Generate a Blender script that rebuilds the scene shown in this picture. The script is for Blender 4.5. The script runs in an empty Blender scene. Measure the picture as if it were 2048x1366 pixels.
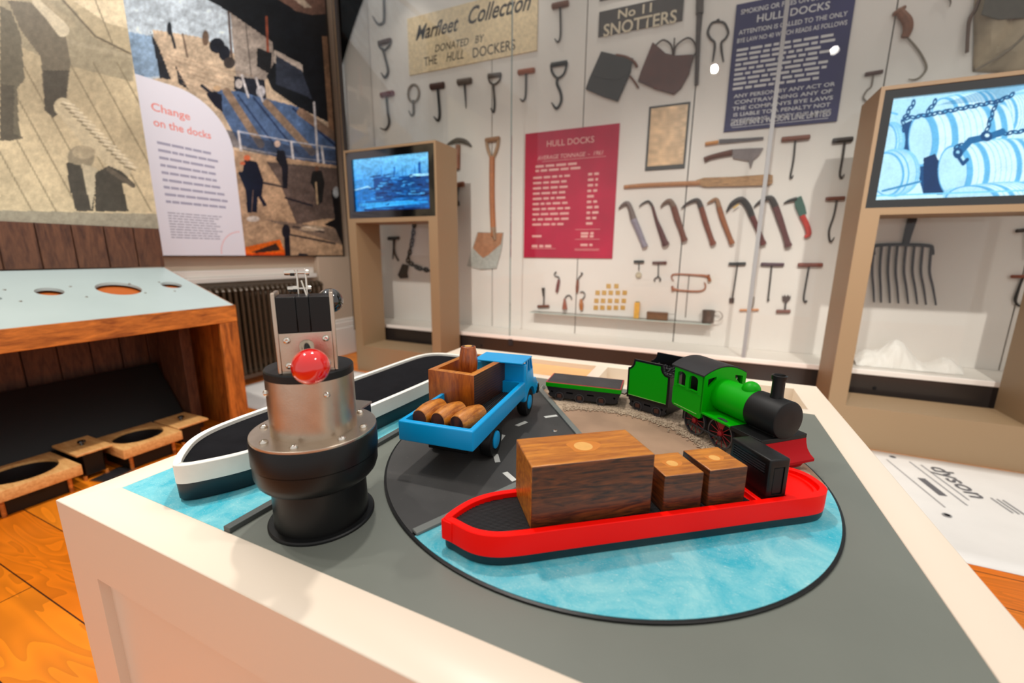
import bpy, bmesh, math, random
import numpy as np
from mathutils import Vector, Matrix
random.seed(5)
R = math.radians
scene = bpy.context.scene
col = scene.collection

# ---------------- camera ----------------
FPX = 841.6; CX, CY = 1024.0, 683.0
PITCH, ROLL, YAW = R(11.7536), R(0.5156), R(-24.0628)
CAM = Vector((0, 0, 1.075))
fwd = Vector((math.sin(YAW)*math.cos(PITCH), math.cos(YAW)*math.cos(PITCH), -math.sin(PITCH)))
rt0 = Vector((math.cos(YAW), -math.sin(YAW), 0)); up0 = rt0.cross(fwd)
rt = rt0*math.cos(ROLL) + up0*math.sin(ROLL); up = up0*math.cos(ROLL) - rt0*math.sin(ROLL)
cam = bpy.data.cameras.new('camera'); camo = bpy.data.objects.new('camera', cam); col.objects.link(camo)
M = Matrix((rt, up, -fwd)).transposed().to_4x4(); M.translation = CAM
camo.matrix_world = M
cam.sensor_width = 36; cam.lens = FPX*36/2048; cam.clip_start = .02
cam.dof.use_dof = True; cam.dof.focus_distance = 0.74; cam.dof.aperture_fstop = 2.8
scene.camera = camo

# ---------------- light ----------------
scene.view_settings.view_transform = 'Standard'; scene.view_settings.look = 'None'
scene.view_settings.exposure = 0.0; scene.view_settings.gamma = 1.0
w = bpy.data.worlds.new('world'); scene.world = w; w.use_nodes = True
w.node_tree.nodes['Background'].inputs[0].default_value = (1, .965, .925, 1)
w.node_tree.nodes['Background'].inputs[1].default_value = .85
def spot(x, y, z, tx, ty, tz, power, size=70, rad=.04, c=(1, .94, .87), blend=.6):
    l = bpy.data.lights.new('ceiling_spotlight', 'SPOT'); l.energy = power; l.color = c
    l.spot_size = R(size); l.spot_blend = blend; l.shadow_soft_size = rad
    o = bpy.data.objects.new('ceiling_spotlight', l); col.objects.link(o); o.location = (x, y, z)
    o.rotation_euler = (Vector((tx, ty, tz)) - Vector((x, y, z))).to_track_quat('-Z', 'Y').to_euler()
spot(-.75, 1.15, 3.2, -.35, +.8, .7, 100, 62, .05)
spot(1.2, .7, 3.2, -.1, .8, .7, 50, 60, .05)
spot(-1.5, .1, 3.2, -.4, .7, .7, 45, 60, .05)
spot(-1.2, .3, 3.3, -2.0, 3.5, .25, 345, 56, blend=1)
spot(-.1, .3, 3.3, -.2, 3.5, .25, 345, 56, blend=1)
spot(1.1, .3, 3.3, 1.4, 3.5, .25, 345, 56, blend=1)
spot(-1.6, 1.6, 3.4, -3.4, 1.6, 1.5, 110, 85)
spot(-1.7, .3, 3.3, -2.2, .5, 0, 190, 80)
spot(1.9, 1.2, 3.3, 1.5, 2.0, 0, 90, 80)
for lx in (-2.6, -1.6, -.6, .4, 1.4, 2.4):   # the row of lamps inside the top of the showcase
    spot(lx, 3.30, 3.6, lx, 3.56, .5, 9, 80, .03, (1, .92, .82), .9)

# ---------------- helpers ----------------
def lin(c):
    c = np.asarray(c, float)/255.0
    return np.where(c <= .04045, c/12.92, ((c+.055)/1.055)**2.4)
def ray(u, v): return fwd*FPX + rt*(u-CX) - up*(v-CY)
def at(ax, val, u, v):
    d = ray(u, v); return CAM + d*((val-CAM[ax])/d[ax])
def tag(o, label=None, cat=None, group=None, kind=None):
    if label: o['label'] = label
    if cat: o['category'] = cat
    if group: o['group'] = group
    if kind: o['kind'] = kind
    return o
def empty(name, loc, rz=0, label=None, cat=None, group=None):
    o = bpy.data.objects.new(name, None); col.objects.link(o); o.empty_display_size = .02
    o.location = loc; o.rotation_euler = (0, 0, rz); return tag(o, label, cat, group)
def nt(name):
    m = bpy.data.materials.new(name); m.use_nodes = True
    return m, m.node_tree, m.node_tree.nodes['Principled BSDF']
def pm(name, rgb, rough=.5, metal=0, var=0, vs=20, bump=0, bs=200, coat=0, spec=.5, speck=None):
    m, t, b = nt(name); c = (*lin(rgb), 1)
    b.inputs['Base Color'].default_value = c; b.inputs['Roughness'].default_value = rough
    b.inputs['Metallic'].default_value = metal; b.inputs['Coat Weight'].default_value = coat
    b.inputs['Coat Roughness'].default_value = .1
    b.inputs['Specular IOR Level'].default_value = spec
    N, L = t.nodes, t.links
    if var or bump or speck:
        tc = N.new('ShaderNodeTexCoord')
    if var:
        n = N.new('ShaderNodeTexNoise'); n.inputs['Scale'].default_value = vs; n.inputs['Detail'].default_value = 5
        L.new(tc.outputs['Object'], n.inputs['Vector'])
        r = N.new('ShaderNodeMapRange'); r.inputs[3].default_value = 1-var; r.inputs[4].default_value = 1+var
        r.inputs[1].default_value = .3; r.inputs[2].default_value = .7
        L.new(n.outputs['Fac'], r.inputs[0])
        h = N.new('ShaderNodeHueSaturation'); h.inputs['Color'].default_value = c
        L.new(r.outputs[0], h.inputs['Value']); L.new(h.outputs[0], b.inputs['Base Color'])
    if speck:
        n = N.new('ShaderNodeTexNoise'); n.inputs['Scale'].default_value = speck[1]; n.inputs['Detail'].default_value = 2
        L.new(tc.outputs['Object'], n.inputs['Vector'])
        r = N.new('ShaderNodeMapRange'); r.inputs[1].default_value = speck[2]; r.inputs[2].default_value = speck[2]+.04
        L.new(n.outputs['Fac'], r.inputs[0])
        x = N.new('ShaderNodeMix'); x.data_type = 'RGBA'; L.new(r.outputs[0], x.inputs[0])
        if b.inputs['Base Color'].links: L.new(b.inputs['Base Color'].links[0].from_socket, x.inputs[6])
        else: x.inputs[6].default_value = c
        x.inputs[7].default_value = (*lin(speck[0]), 1); L.new(x.outputs[2], b.inputs['Base Color'])
    if bump:
        n = N.new('ShaderNodeTexNoise'); n.inputs['Scale'].default_value = bs; n.inputs['Detail'].default_value = 3
        L.new(tc.outputs['Object'], n.inputs['Vector'])
        u = N.new('ShaderNodeBump'); u.inputs['Strength'].default_value = bump; u.inputs['Distance'].default_value = .001
        L.new(n.outputs['Fac'], u.inputs['Height']); L.new(u.outputs[0], b.inputs['Normal'])
    return m
def wood(name, c1, c2, scale=(1, 14, 14), ns=12, rough=.4, coat=.2, dist=1.2, k=(.3, .7)):
    m, t, b = nt(name); N, L = t.nodes, t.links
    tc = N.new('ShaderNodeTexCoord'); mp = N.new('ShaderNodeMapping'); mp.inputs['Scale'].default_value = scale
    L.new(tc.outputs['Object'], mp.inputs['Vector'])
    n = N.new('ShaderNodeTexNoise'); n.inputs['Scale'].default_value = ns; n.inputs['Detail'].default_value = 6
    n.inputs['Distortion'].default_value = dist; L.new(mp.outputs[0], n.inputs['Vector'])
    n2 = N.new('ShaderNodeTexNoise'); n2.inputs['Scale'].default_value = ns*6; n2.inputs['Detail'].default_value = 4
    L.new(mp.outputs[0], n2.inputs['Vector'])
    mx = N.new('ShaderNodeMath'); mx.operation = 'MULTIPLY_ADD'; mx.inputs[1].default_value = .35
    L.new(n2.outputs['Fac'], mx.inputs[0]); L.new(n.outputs['Fac'], mx.inputs[2])
    r = N.new('ShaderNodeValToRGB'); e = r.color_ramp.elements
    e[0].position = k[0]+.17; e[0].color = (*lin(c1), 1); e[1].position = k[1]+.17; e[1].color = (*lin(c2), 1)
    L.new(mx.outputs[0], r.inputs[0]); L.new(r.outputs[0], b.inputs['Base Color'])
    b.inputs['Roughness'].default_value = rough; b.inputs['Coat Weight'].default_value = coat; b.inputs['Coat Roughness'].default_value = .25
    return m
def rings(name, c1, c2, scale=40, direction='X', dist=6, rough=.45, coat=.2, stretch=(1, 1, 1)):
    m, t, b = nt(name); N, L = t.nodes, t.links
    tc = N.new('ShaderNodeTexCoord'); mp = N.new('ShaderNodeMapping'); mp.inputs['Scale'].default_value = stretch
    L.new(tc.outputs['Object'], mp.inputs['Vector'])
    wv = N.new('ShaderNodeTexWave'); wv.bands_direction = direction; wv.inputs['Scale'].default_value = scale
    wv.inputs['Distortion'].default_value = dist; wv.inputs['Detail'].default_value = 3; wv.inputs['Detail Scale'].default_value = .6
    L.new(mp.outputs[0], wv.inputs['Vector'])
    n = N.new('ShaderNodeTexNoise'); n.inputs['Scale'].default_value = 14; n.inputs['Detail'].default_value = 4
    L.new(tc.outputs['Object'], n.inputs['Vector'])
    mu = N.new('ShaderNodeMath'); mu.operation = 'MULTIPLY'; L.new(wv.outputs['Fac'], mu.inputs[0]); L.new(n.outputs['Fac'], mu.inputs[1])
    r = N.new('ShaderNodeValToRGB'); e = r.color_ramp.elements
    e[0].position = .05; e[0].color = (*lin(c1), 1); e[1].position = .62; e[1].color = (*lin(c2), 1)
    L.new(mu.outputs[0], r.inputs[0]); L.new(r.outputs[0], b.inputs['Base Color'])
    b.inputs['Roughness'].default_value = rough; b.inputs['Coat Weight'].default_value = coat; b.inputs['Coat Roughness'].default_value = .25
    return m

class MB:
    def __init__(s): s.v = []; s.f = []; s.m = []; s.k = 0
    def add(s, vs, fs, M=None):
        b = len(s.v); s.v += [tuple((M @ Vector(q)) if M else q) for q in vs]
        s.f += [[b+i for i in f] for f in fs]; s.m += [s.k]*len(fs); return s
    def mat(s, k): s.k = k; return s
    def box(s, x0, x1, y0, y1, z0, z1, M=None):
        vs = [(x, y, z) for z in (z0, z1) for y in (y0, y1) for x in (x0, x1)]
        return s.add(vs, [(0, 2, 3, 1), (4, 5, 7, 6), (0, 1, 5, 4), (2, 6, 7, 3), (0, 4, 6, 2), (1, 3, 7, 5)], M)
    def loft(s, rings_, caps=True, closed=True, M=None):
        n = len(rings_[0]); vs = [q for r_ in rings_ for q in r_]; fs = []
        for i in range(len(rings_)-1):
            for j in range(n if closed else n-1):
                a, b = i*n+j, i*n+(j+1) % n; fs.append((a, b, b+n, a+n))
        if caps: fs.append(tuple(range(n))[::-1]); fs.append(tuple(range((len(rings_)-1)*n, len(rings_)*n)))
        return s.add(vs, fs, M)
    def prism(s, poly, z0, z1, M=None): return s.loft([[(x, y, z0) for x, y in poly], [(x, y, z1) for x, y in poly]], M=M)
    def lathe(s, prof, seg=32, M=None, c=(0, 0)):
        return s.loft([[(c[0]+r*math.cos(2*math.pi*i/seg), c[1]+r*math.sin(2*math.pi*i/seg), z) for i in range(seg)] for r, z in prof], M=M)
    def cyl(s, p0, p1, r, r1=None, seg=20):
        p0, p1 = Vector(p0), Vector(p1); d = p1-p0; L_ = d.length
        q = d.to_track_quat('Z', 'Y').to_matrix().to_4x4(); q.translation = p0
        return s.lathe([(r, 0), (r if r1 is None else r1, L_)], seg, q)
    def lathe_ax(s, p0, d, prof, seg=32):
        q = Vector(d).to_track_quat('Z', 'Y').to_matrix().to_4x4(); q.translation = Vector(p0)
        return s.lathe(prof, seg, q)
    def sph(s, c, r, seg=24, sc=(1, 1, 1), half=False):
        n = seg//2; lo = 0 if not half else n//2
        prof = [(max(r*math.sin(math.pi*(n-i)/n), 1e-5), -r*math.cos(math.pi*i/n)) for i in range(lo, n+1)]
        M_ = Matrix.Translation(c) @ Matrix.Diagonal((*sc, 1)); return s.lathe(prof, seg, M_)
    def tube(s, pts, r, seg=8, smooth=0, M=None):
        P = [Vector(q) for q in pts]
        rs = list(r) if hasattr(r, '__len__') else [r]*len(P)
        if smooth and len(P) > 2:
            Q = []; S = []
            for i in range(len(P)-1):
                a = P[max(i-1, 0)]; b = P[i]; c = P[i+1]; d = P[min(i+2, len(P)-1)]
                for k in range(smooth):
                    t = k/smooth
                    Q.append(.5*((2*b)+(c-a)*t+(2*a-5*b+4*c-d)*t*t+(3*b-a-3*c+d)*t**3)); S.append(rs[i]*(1-t)+rs[i+1]*t)
            Q.append(P[-1]); S.append(rs[-1]); P, rs = Q, S
        R_ = []; prev = None
        for i, q in enumerate(P):
            t = (P[min(i+1, len(P)-1)]-P[max(i-1, 0)]).normalized()
            if prev is None:
                a = Vector((0, 0, 1)) if abs(t.z) < .9 else Vector((0, 1, 0))
                n = t.cross(a).normalized()
            else: n = (prev-t*prev.dot(t)).normalized()
            prev = n; b = t.cross(n)
            R_.append([tuple(q+(n*math.cos(2*math.pi*j/seg)+b*math.sin(2*math.pi*j/seg))*rs[i]) for j in range(seg)])
        return s.loft(R_, M=M)
    def build(s, name, mats, parent=None, bevel=0, smooth=True, seg=2, off=None, world=False):
        me = bpy.data.meshes.new(name)
        vs = s.v
        if world and parent is not None:
            l = parent.location; vs = [(x-l.x, y-l.y, z-l.z) for x, y, z in vs]
        me.from_pydata(vs, [], s.f)
        for m in (mats if isinstance(mats, (list, tuple)) else [mats]): me.materials.append(m)
        me.polygons.foreach_set('material_index', s.m)
        bm = bmesh.new(); bm.from_mesh(me); bmesh.ops.recalc_face_normals(bm, faces=bm.faces); bm.to_mesh(me); bm.free()
        if smooth:
            me.shade_smooth(); me.set_sharp_from_angle(angle=R(35))
        o = bpy.data.objects.new(name, me); col.objects.link(o)
        if parent is not None: o.parent = parent
        if off: o.location = off
        if bevel:
            b = o.modifiers.new('bevel', 'BEVEL'); b.width = bevel; b.segments = seg; b.limit_method = 'ANGLE'; b.angle_limit = R(35)
        return o
def struct(o): o['kind'] = 'structure'; return o
def text(s, name, loc, h, mat, parent=None, rot=(R(90), 0, 0), align='CENTER', shear=0, wide=None, bold=0, spacing=1, ext=.0006):
    c = bpy.data.curves.new(name, 'FONT'); c.body = s; c.align_x = align; c.align_y = 'CENTER'; c.size = 1
    c.shear = shear; c.offset = bold; c.space_character = spacing; c.resolution_u = 3
    o = bpy.data.objects.new(name, c); col.objects.link(o)
    bpy.context.view_layer.update()
    me = bpy.data.meshes.new_from_object(o.evaluated_get(bpy.context.evaluated_depsgraph_get()))
    bpy.data.objects.remove(o); bpy.data.curves.remove(c)
    xs = [v.co.x for v in me.vertices]; wd = max(xs)-min(xs)
    sy = h/.73; sx = sy if not wide else wide/wd
    o = bpy.data.objects.new(name, me); col.objects.link(o); me.materials.clear(); me.materials.append(mat)
    for v in me.vertices: v.co.x *= sx; v.co.y *= sy
    o.rotation_euler = rot; o.location = loc
    if parent is not None:
        o.parent = parent; o.location = Vector(loc)-parent.location
    return o

# painter for printed pictures and screens: colours belong to the print itself
class Paint:
    def __init__(s, U, V, rgb, seed=1):
        s.U, s.V = U, V; s.c = np.ones((*U.shape, 3))*np.array(rgb, float); s.r = np.random.RandomState(seed)
    def put(s, m, rgb, a=1.0):
        m = np.clip(m, 0, 1)[..., None]*a; s.c = s.c*(1-m)+np.array(rgb, float)*m
    def poly(s, pts, rgb, a=1.0):
        ins = np.zeros(s.U.shape, bool); n = len(pts)
        for i in range(n):
            x0, y0 = pts[i]; x1, y1 = pts[(i+1) % n]
            if y0 == y1: continue
            c = ((y0 > s.V) != (y1 > s.V)) & (s.U < (x1-x0)*(s.V-y0)/(y1-y0)+x0); ins ^= c
        s.put(ins.astype(float), rgb, a)
    def line(s, pts, wd, rgb, a=1.0):
        for (x0, y0), (x1, y1) in zip(pts[:-1], pts[1:]):
            dx, dy = x1-x0, y1-y0; L2 = dx*dx+dy*dy+1e-9
            t = np.clip(((s.U-x0)*dx+(s.V-y0)*dy)/L2, 0, 1)
            d = np.hypot(s.U-x0-t*dx, s.V-y0-t*dy); s.put((wd/2-d)/1.2+.5, rgb, a)
    def ell(s, cx, cy, rx, ry, rgb, ang=0, a=1.0, ring=0):
        c, n = math.cos(R(ang)), math.sin(R(ang)); X = (s.U-cx)*c+(s.V-cy)*n; Y = -(s.U-cx)*n+(s.V-cy)*c
        d = np.hypot(X/rx, Y/ry)
        if ring: s.put((ring/2-abs(d-1)*min(rx, ry))/1.2+.5, rgb, a)
        else: s.put((1-d)*min(rx, ry)/1.2+.5, rgb, a)
    def noise(s, sc, amp, sx=1, sy=1):
        g = s.r.rand(64, 64); X = (s.U*sx/sc) % 63; Y = (s.V*sy/sc) % 63
        i, j = X.astype(int), Y.astype(int); fx, fy = X-i, Y-j; i1, j1 = (i+1) % 64, (j+1) % 64
        n = g[j, i]*(1-fx)*(1-fy)+g[j, i1]*fx*(1-fy)+g[j1, i]*(1-fx)*fy+g[j1, i1]*fx*fy
        s.c = np.clip(s.c*(1+amp*(n[..., None]-.5)*2), 0, 255)
def proj(P):
    q = P-np.array(CAM); k = q@np.array(fwd)
    return CX+FPX*(q@np.array(rt))/k, CY-FPX*(q@np.array(up))/k
def print_grid(name, o, ex, ey, nx, ny, draw, mat, parent=None):
    """a printed sheet: fine grid whose vertex colours are the picture printed on it"""
    o, ex, ey = map(lambda q: np.array(q, float), (o, ex, ey))
    S, T = np.meshgrid(np.linspace(0, 1, nx), np.linspace(0, 1, ny))
    P = o+S[..., None]*ex+T[..., None]*ey
    U, V = proj(P.reshape(-1, 3)); U = U.reshape(S.shape); V = V.reshape(S.shape)
    p = draw(U, V); c = lin(np.clip(p.c, 0, 255)).reshape(-1, 3)
    l = np.array(parent.location) if parent is not None else 0
    me = bpy.data.meshes.new(name)
    me.from_pydata([tuple(q) for q in (P.reshape(-1, 3)-l)], [], [(j*nx+i, j*nx+i+1, (j+1)*nx+i+1, (j+1)*nx+i) for j in range(ny-1) for i in range(nx-1)])
    a = me.color_attributes.new('Col', 'FLOAT_COLOR', 'POINT')
    a.data.foreach_set('color', np.c_[c, np.ones(len(c))].ravel().astype(np.float32))
    me.materials.append(mat); ob = bpy.data.objects.new(name, me); col.objects.link(ob)
    if parent is not None: ob.parent = parent
    return ob
def attr_mat(name, emit=0, rough=.35):
    m, t, b = nt(name); n = t.nodes.new('ShaderNodeAttribute'); n.attribute_name = 'Col'
    if emit:
        b.inputs['Base Color'].default_value = (0, 0, 0, 1); t.links.new(n.outputs['Color'], b.inputs['Emission Color']); b.inputs['Emission Strength'].default_value = emit
    else: t.links.new(n.outputs['Color'], b.inputs['Base Color'])
    b.inputs['Roughness'].default_value = rough; return m
# ---------------- materials ----------------
M_cream = pm('cream_laminate', (230, 215, 196), .32, spec=.4)
M_wallp = pm('wall_paint', (196, 178, 158), .7)
M_white = pm('white_paint', (232, 226, 218), .5)
M_board = pm('backboard', (226, 220, 214), .55, var=.03, vs=1.2)
M_grey = pm('grey_board', (110, 114, 106), .42, var=.05, vs=7, speck=((190, 196, 190), 420, .78))
M_road = pm('road_grey', (68, 67, 66), .6, spec=.25, var=.12, vs=11, speck=((170, 168, 160), 500, .74))
M_kerb = pm('kerb_grey', (112, 116, 112), .5)
M_dkerb = pm('quay_grey', (74, 78, 76), .55)
M_blackp = pm('black_plastic', (8, 8, 9), .36, bump=.12, bs=900, spec=.35)
M_blackm = pm('matt_black', (14, 14, 15), .5, var=.15, vs=30, spec=.3)
M_dark = pm('dark_grey', (34, 34, 37), .5, var=.15, vs=40, spec=.4)
M_rib = pm('ribbed_black', (36, 36, 38), .5)
M_rubber = pm('rubber', (13, 14, 15), .45, bump=.2, bs=900, spec=.35)
M_steel = pm('brushed_steel', (196, 182, 166), .33, metal=1, var=.05, vs=60, bump=.12, bs=500)
M_chrome = pm('chrome', (215, 208, 198), .12, metal=1)
M_redball = pm('red_gloss', (222, 12, 8), .08, coat=1)
M_blackball = pm('black_gloss', (8, 8, 9), .06, coat=1)
M_red = pm('red_hull', (255, 10, 0), .4, spec=.18)
M_crim = pm('crimson', (172, 0, 14), .5, spec=.12)
M_navy = pm('dark_hull', (10, 28, 36), .4)
M_blue = pm('truck_blue', (0, 156, 220), .36, spec=.35)
M_green = pm('engine_green', (0, 160, 0), .42, spec=.22)
M_linegold = pm('pale_line', (150, 205, 110), .4)
M_ivory = pm('ivory_hull', (236, 232, 222), .42, var=.03, vs=40)
M_redrim = pm('red_rim', (176, 60, 62), .5)
M_rust = pm('brown_axle', (74, 38, 26), .6)
M_whitep = pm('white_marking', (214, 214, 208), .6)
M_woodf = wood('toy_wood_face', (146, 76, 14), (206, 130, 38), (3, 26, 26), 5, .38, .35, .5)
M_woodo = wood('toy_wood_orange', (132, 56, 6), (192, 98, 16), (20, 20, 4), 4, .36, .35, .8)
M_woode = wood('toy_wood_end', (48, 24, 12), (134, 68, 26), (4, 4, 34), 3.2, .42, .25, 2.2, (.36, .78))
M_woodd = rings('toy_wood_dark', (44, 24, 15), (88, 44, 22), 60, 'Z', 3, .5, .1)
M_barrel = wood('barrel_wood', (140, 72, 14), (214, 136, 42), (22, 3.2, 22), 6, .34, .4, .9)
M_barrelv = wood('barrel_wood_standing', (120, 50, 12), (186, 96, 36), (20, 20, 3), 6, .34, .4, 1.4)
M_barrele = rings('barrel_end', (56, 26, 12), (100, 52, 26), 120, 'Y', 2, .5, .1)
M_plug = pm('plug_wood', (222, 168, 92), .4, var=.05, vs=100)
M_plugh = pm('plug_stain', (200, 122, 44), .4)
M_sand = pm('orange_board', (224, 174, 118), .6, var=.04, vs=30)
M_clear = None
def glass_mat(name, tint=(1, 1, 1), rough=.0, fac=None):
    m, t, b = nt(name); N, L = t.nodes, t.links; N.remove(b)
    o = N['Material Output']; tr = N.new('ShaderNodeBsdfTransparent'); tr.inputs[0].default_value = (*tint, 1)
    g = N.new('ShaderNodeBsdfGlossy'); g.inputs['Roughness'].default_value = rough
    x = N.new('ShaderNodeMixShader')
    if fac is None:
        fr = N.new('ShaderNodeFresnel'); fr.inputs['IOR'].default_value = 1.35; L.new(fr.outputs[0], x.inputs[0])
    else: x.inputs[0].default_value = fac
    L.new(tr.outputs[0], x.inputs[1]); L.new(g.outputs[0], x.inputs[2]); L.new(x.outputs[0], o.inputs['Surface']); return m
M_glass = glass_mat('showcase_glass', (.98, .99, .985))
M_clear = glass_mat('clear_plastic', (.9, .9, .9), .08, .3)
def water_mat():
    m, t, b = nt('painted_water'); N, L = t.nodes, t.links
    tc = N.new('ShaderNodeTexCoord')
    a = N.new('ShaderNodeTexNoise'); a.inputs['Scale'].default_value = 16; a.inputs['Detail'].default_value = 8; a.inputs['Roughness'].default_value = .7; a.inputs['Distortion'].default_value = .6
    L.new(tc.outputs['Object'], a.inputs['Vector'])
    r = N.new('ShaderNodeValToRGB'); e = r.color_ramp.elements
    e[0].position = .36; e[0].color = (*lin((40, 172, 194)), 1); e[1].position = .70; e[1].color = (*lin((140, 206, 212)), 1)
    L.new(a.outputs['Fac'], r.inputs[0])
    mp = N.new('ShaderNodeMapping'); mp.inputs['Rotation'].default_value = (0, 0, .7); mp.inputs['Scale'].default_value = (1, 4, 1); L.new(tc.outputs['Object'], mp.inputs[0])
    s = N.new('ShaderNodeTexNoise'); s.inputs['Scale'].default_value = 120; s.inputs['Detail'].default_value = 3; s.inputs['Distortion'].default_value = 3; L.new(mp.outputs[0], s.inputs['Vector'])
    q = N.new('ShaderNodeMapRange'); q.inputs[1].default_value = .6; q.inputs[2].default_value = .7; q.inputs[4].default_value = .55; L.new(s.outputs['Fac'], q.inputs[0])
    x = N.new('ShaderNodeMix'); x.data_type = 'RGBA'; L.new(q.outputs[0], x.inputs[0]); L.new(r.outputs[0], x.inputs[6]); x.inputs[7].default_value = (*lin((214, 232, 226)), 1)
    L.new(x.outputs[2], b.inputs['Base Color']); b.inputs['Roughness'].default_value = .38; return m
M_water = water_mat()
def ground_mat():
    m = pm('rail_ground', (158, 128, 104), .85, var=.18, vs=9, bump=.5, bs=260); return m
M_ground = ground_mat()
M_gravel = pm('gravel', (172, 152, 130), .95, var=.2, vs=120)
def floor_mat():
    m, t, b = nt('pine_floorboards'); N, L = t.nodes, t.links
    tc = N.new('ShaderNodeTexCoord'); br = N.new('ShaderNodeTexBrick'); br.inputs['Scale'].default_value = 1
    br.inputs['Brick Width'].default_value = 2.3; br.inputs['Row Height'].default_value = .175; br.inputs['Mortar Size'].default_value = .0022; br.inputs['Mortar Smooth'].default_value = .3
    br.inputs['Color1'].default_value = (*lin((232, 118, 10)), 1); br.inputs['Color2'].default_value = (*lin((242, 140, 26)), 1); br.inputs['Mortar'].default_value = (*lin((60, 26, 10)), 1)
    mo = N.new('ShaderNodeMapping'); mo.inputs['Location'].default_value = (.75, .085, 0); L.new(tc.outputs['Object'], mo.inputs[0]); L.new(mo.outputs[0], br.inputs[0])
    mp = N.new('ShaderNodeMapping'); mp.inputs['Scale'].default_value = (1.0, 5.5, 1); L.new(tc.outputs['Object'], mp.inputs[0])
    n = N.new('ShaderNodeTexNoise'); n.inputs['Scale'].default_value = 1.5; n.inputs['Detail'].default_value = 2; n.inputs['Distortion'].default_value = .8; L.new(mp.outputs[0], n.inputs['Vector'])
    mu = N.new('ShaderNodeMath'); mu.operation = 'MULTIPLY'; mu.inputs[1].default_value = 11; L.new(n.outputs['Fac'], mu.inputs[0])
    sn = N.new('ShaderNodeMath'); sn.operation = 'FRACT'; L.new(mu.outputs[0], sn.inputs[0])
    r = N.new('ShaderNodeMapRange'); r.inputs[3].default_value = 1.06; r.inputs[4].default_value = .78; L.new(sn.outputs[0], r.inputs[0])
    n2 = N.new('ShaderNodeTexNoise'); n2.inputs['Scale'].default_value = 2.2; n2.inputs['Detail'].default_value = 3; L.new(tc.outputs['Object'], n2.inputs['Vector'])
    r2 = N.new('ShaderNodeMapRange'); r2.inputs[1].default_value = .3; r2.inputs[2].default_value = .7; r2.inputs[3].default_value = .82; r2.inputs[4].default_value = 1.12; L.new(n2.outputs['Fac'], r2.inputs[0])
    m2 = N.new('ShaderNodeMath'); m2.operation = 'MULTIPLY'; L.new(r.outputs[0], m2.inputs[0]); L.new(r2.outputs[0], m2.inputs[1])
    h = N.new('ShaderNodeHueSaturation'); L.new(m2.outputs[0], h.inputs['Value']); L.new(br.outputs['Color'], h.inputs['Color'])
    L.new(h.outputs[0], b.inputs['Base Color']); b.inputs['Roughness'].default_value = .38; return m
M_floor = floor_mat()
M_kiosk = pm('kiosk_taupe', (144, 120, 90), .5)
M_basedark = pm('case_base_dark', (44, 38, 35), .22)
M_trim = pm('dark_bronze_trim', (52, 44, 40), .45)
M_print = attr_mat('printed_picture')
M_screen = attr_mat('lit_screen', 1.2, .2)

def cut(o, cutters):
    for c in cutters:
        m = o.modifiers.new('cut', 'BOOLEAN'); m.object = c; m.operation = 'DIFFERENCE'; m.solver = 'EXACT'
    bpy.context.view_layer.update()
    me = bpy.data.meshes.new_from_object(o.evaluated_get(bpy.context.evaluated_depsgraph_get()))
    old = o.data; o.modifiers.clear(); o.data = me; me.name = old.name; bpy.data.meshes.remove(old)
    for c in cutters: bpy.data.objects.remove(c)
    me.shade_smooth(); me.set_sharp_from_angle(angle=R(35)); return o

# ---------------- room ----------------
struct(MB().box(-3.6, 4.2, -2.6, 4.0, -.06, 0).build('floor', M_floor, smooth=False))
struct(MB().box(-3.64, -3.5, -2.6, 4.0, 0, 4.0).build('wall_left', M_wallp, smooth=False))
struct(MB().box(-3.5, 4.2, 3.72, 3.86, 0, 4.0).build('wall_back', M_wallp, smooth=False))
# window breast above radiator, pilaster, skirting
struct(MB().box(-3.5, -3.44, 3.04, 3.71, .0, 1.03).build('trim_1', M_wallp, bevel=.004, smooth=False))
struct(MB().box(-3.5, -3.42, 1.2, 3.0, .835, .875).box(-3.5, -3.46, 1.2, 3.0, .875, .93).build('trim_2', M_white, bevel=.006))
struct(MB().box(-3.44, -3.405, 3.04, 3.7, 0, .30).box(-3.44, -3.415, 3.04, 3.7, .30, .36).box(-3.44, -3.425, 3.04, 3.7, .36, .39).build('baseboard_left', M_white, bevel=.008))
struct(MB().box(-3.5, -3.488, 1.2, 3.0, .2, .83).build('trim_3', M_wallp, bevel=.003, smooth=False))

# ---------------- activity table ----------------
TX0, TX1, TY0, TY1 = -.87, .335, .245, 1.45
tb = empty('activity_table', (-.27, .85, 0), label='large square cream activity table with an inset dock scene and revolving disc', cat='table')
b = MB()
g = .012   # carcass with shaker style recessed sides
b.box(TX0+g, TX1-g, TY0+g, TY1-g, .02, .5915)
for (x0, x1, y0, y1) in ((TX0, TX0+.082, TY0, TY0+.082), (TX1-.082, TX1, TY0, TY0+.082), (TX0, TX0+.082, TY1-.082, TY1), (TX1-.082, TX1, TY1-.082, TY1)):
    b.box(x0, x1, y0, y1, 0, .5919)
for (z0, z1) in ((.0, .08),):
    b.box(TX0, TX1, TY0, TY0+g, z0, z1).box(TX0, TX1, TY1-g, TY1, z0, z1).box(TX0, TX0+g, TY0+g, TY1-g, z0, z1).box(TX1-g, TX1, TY0+g, TY1-g, z0, z1)
b.build('cabinet_body', M_cream, tb, smooth=False, world=True)
b = MB(); IX0, IX1, IY0, IY1 = -.822, .278, .306, 1.18
tf = b.box(TX0, TX1, TY0, TY1, .592, .7015).build('top_frame', M_cream, tb, world=True)
def cbox(*a): return MB().box(*a).build('c', M_cream, tb, world=True)
cut(tf, [cbox(IX0, IX1, IY0, IY1, .655, .8), cbox(-.60, -.305, 1.212, 1.398, .645, .8), cbox(-.267, .27, 1.212, 1.398, .645, .8)])
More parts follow.
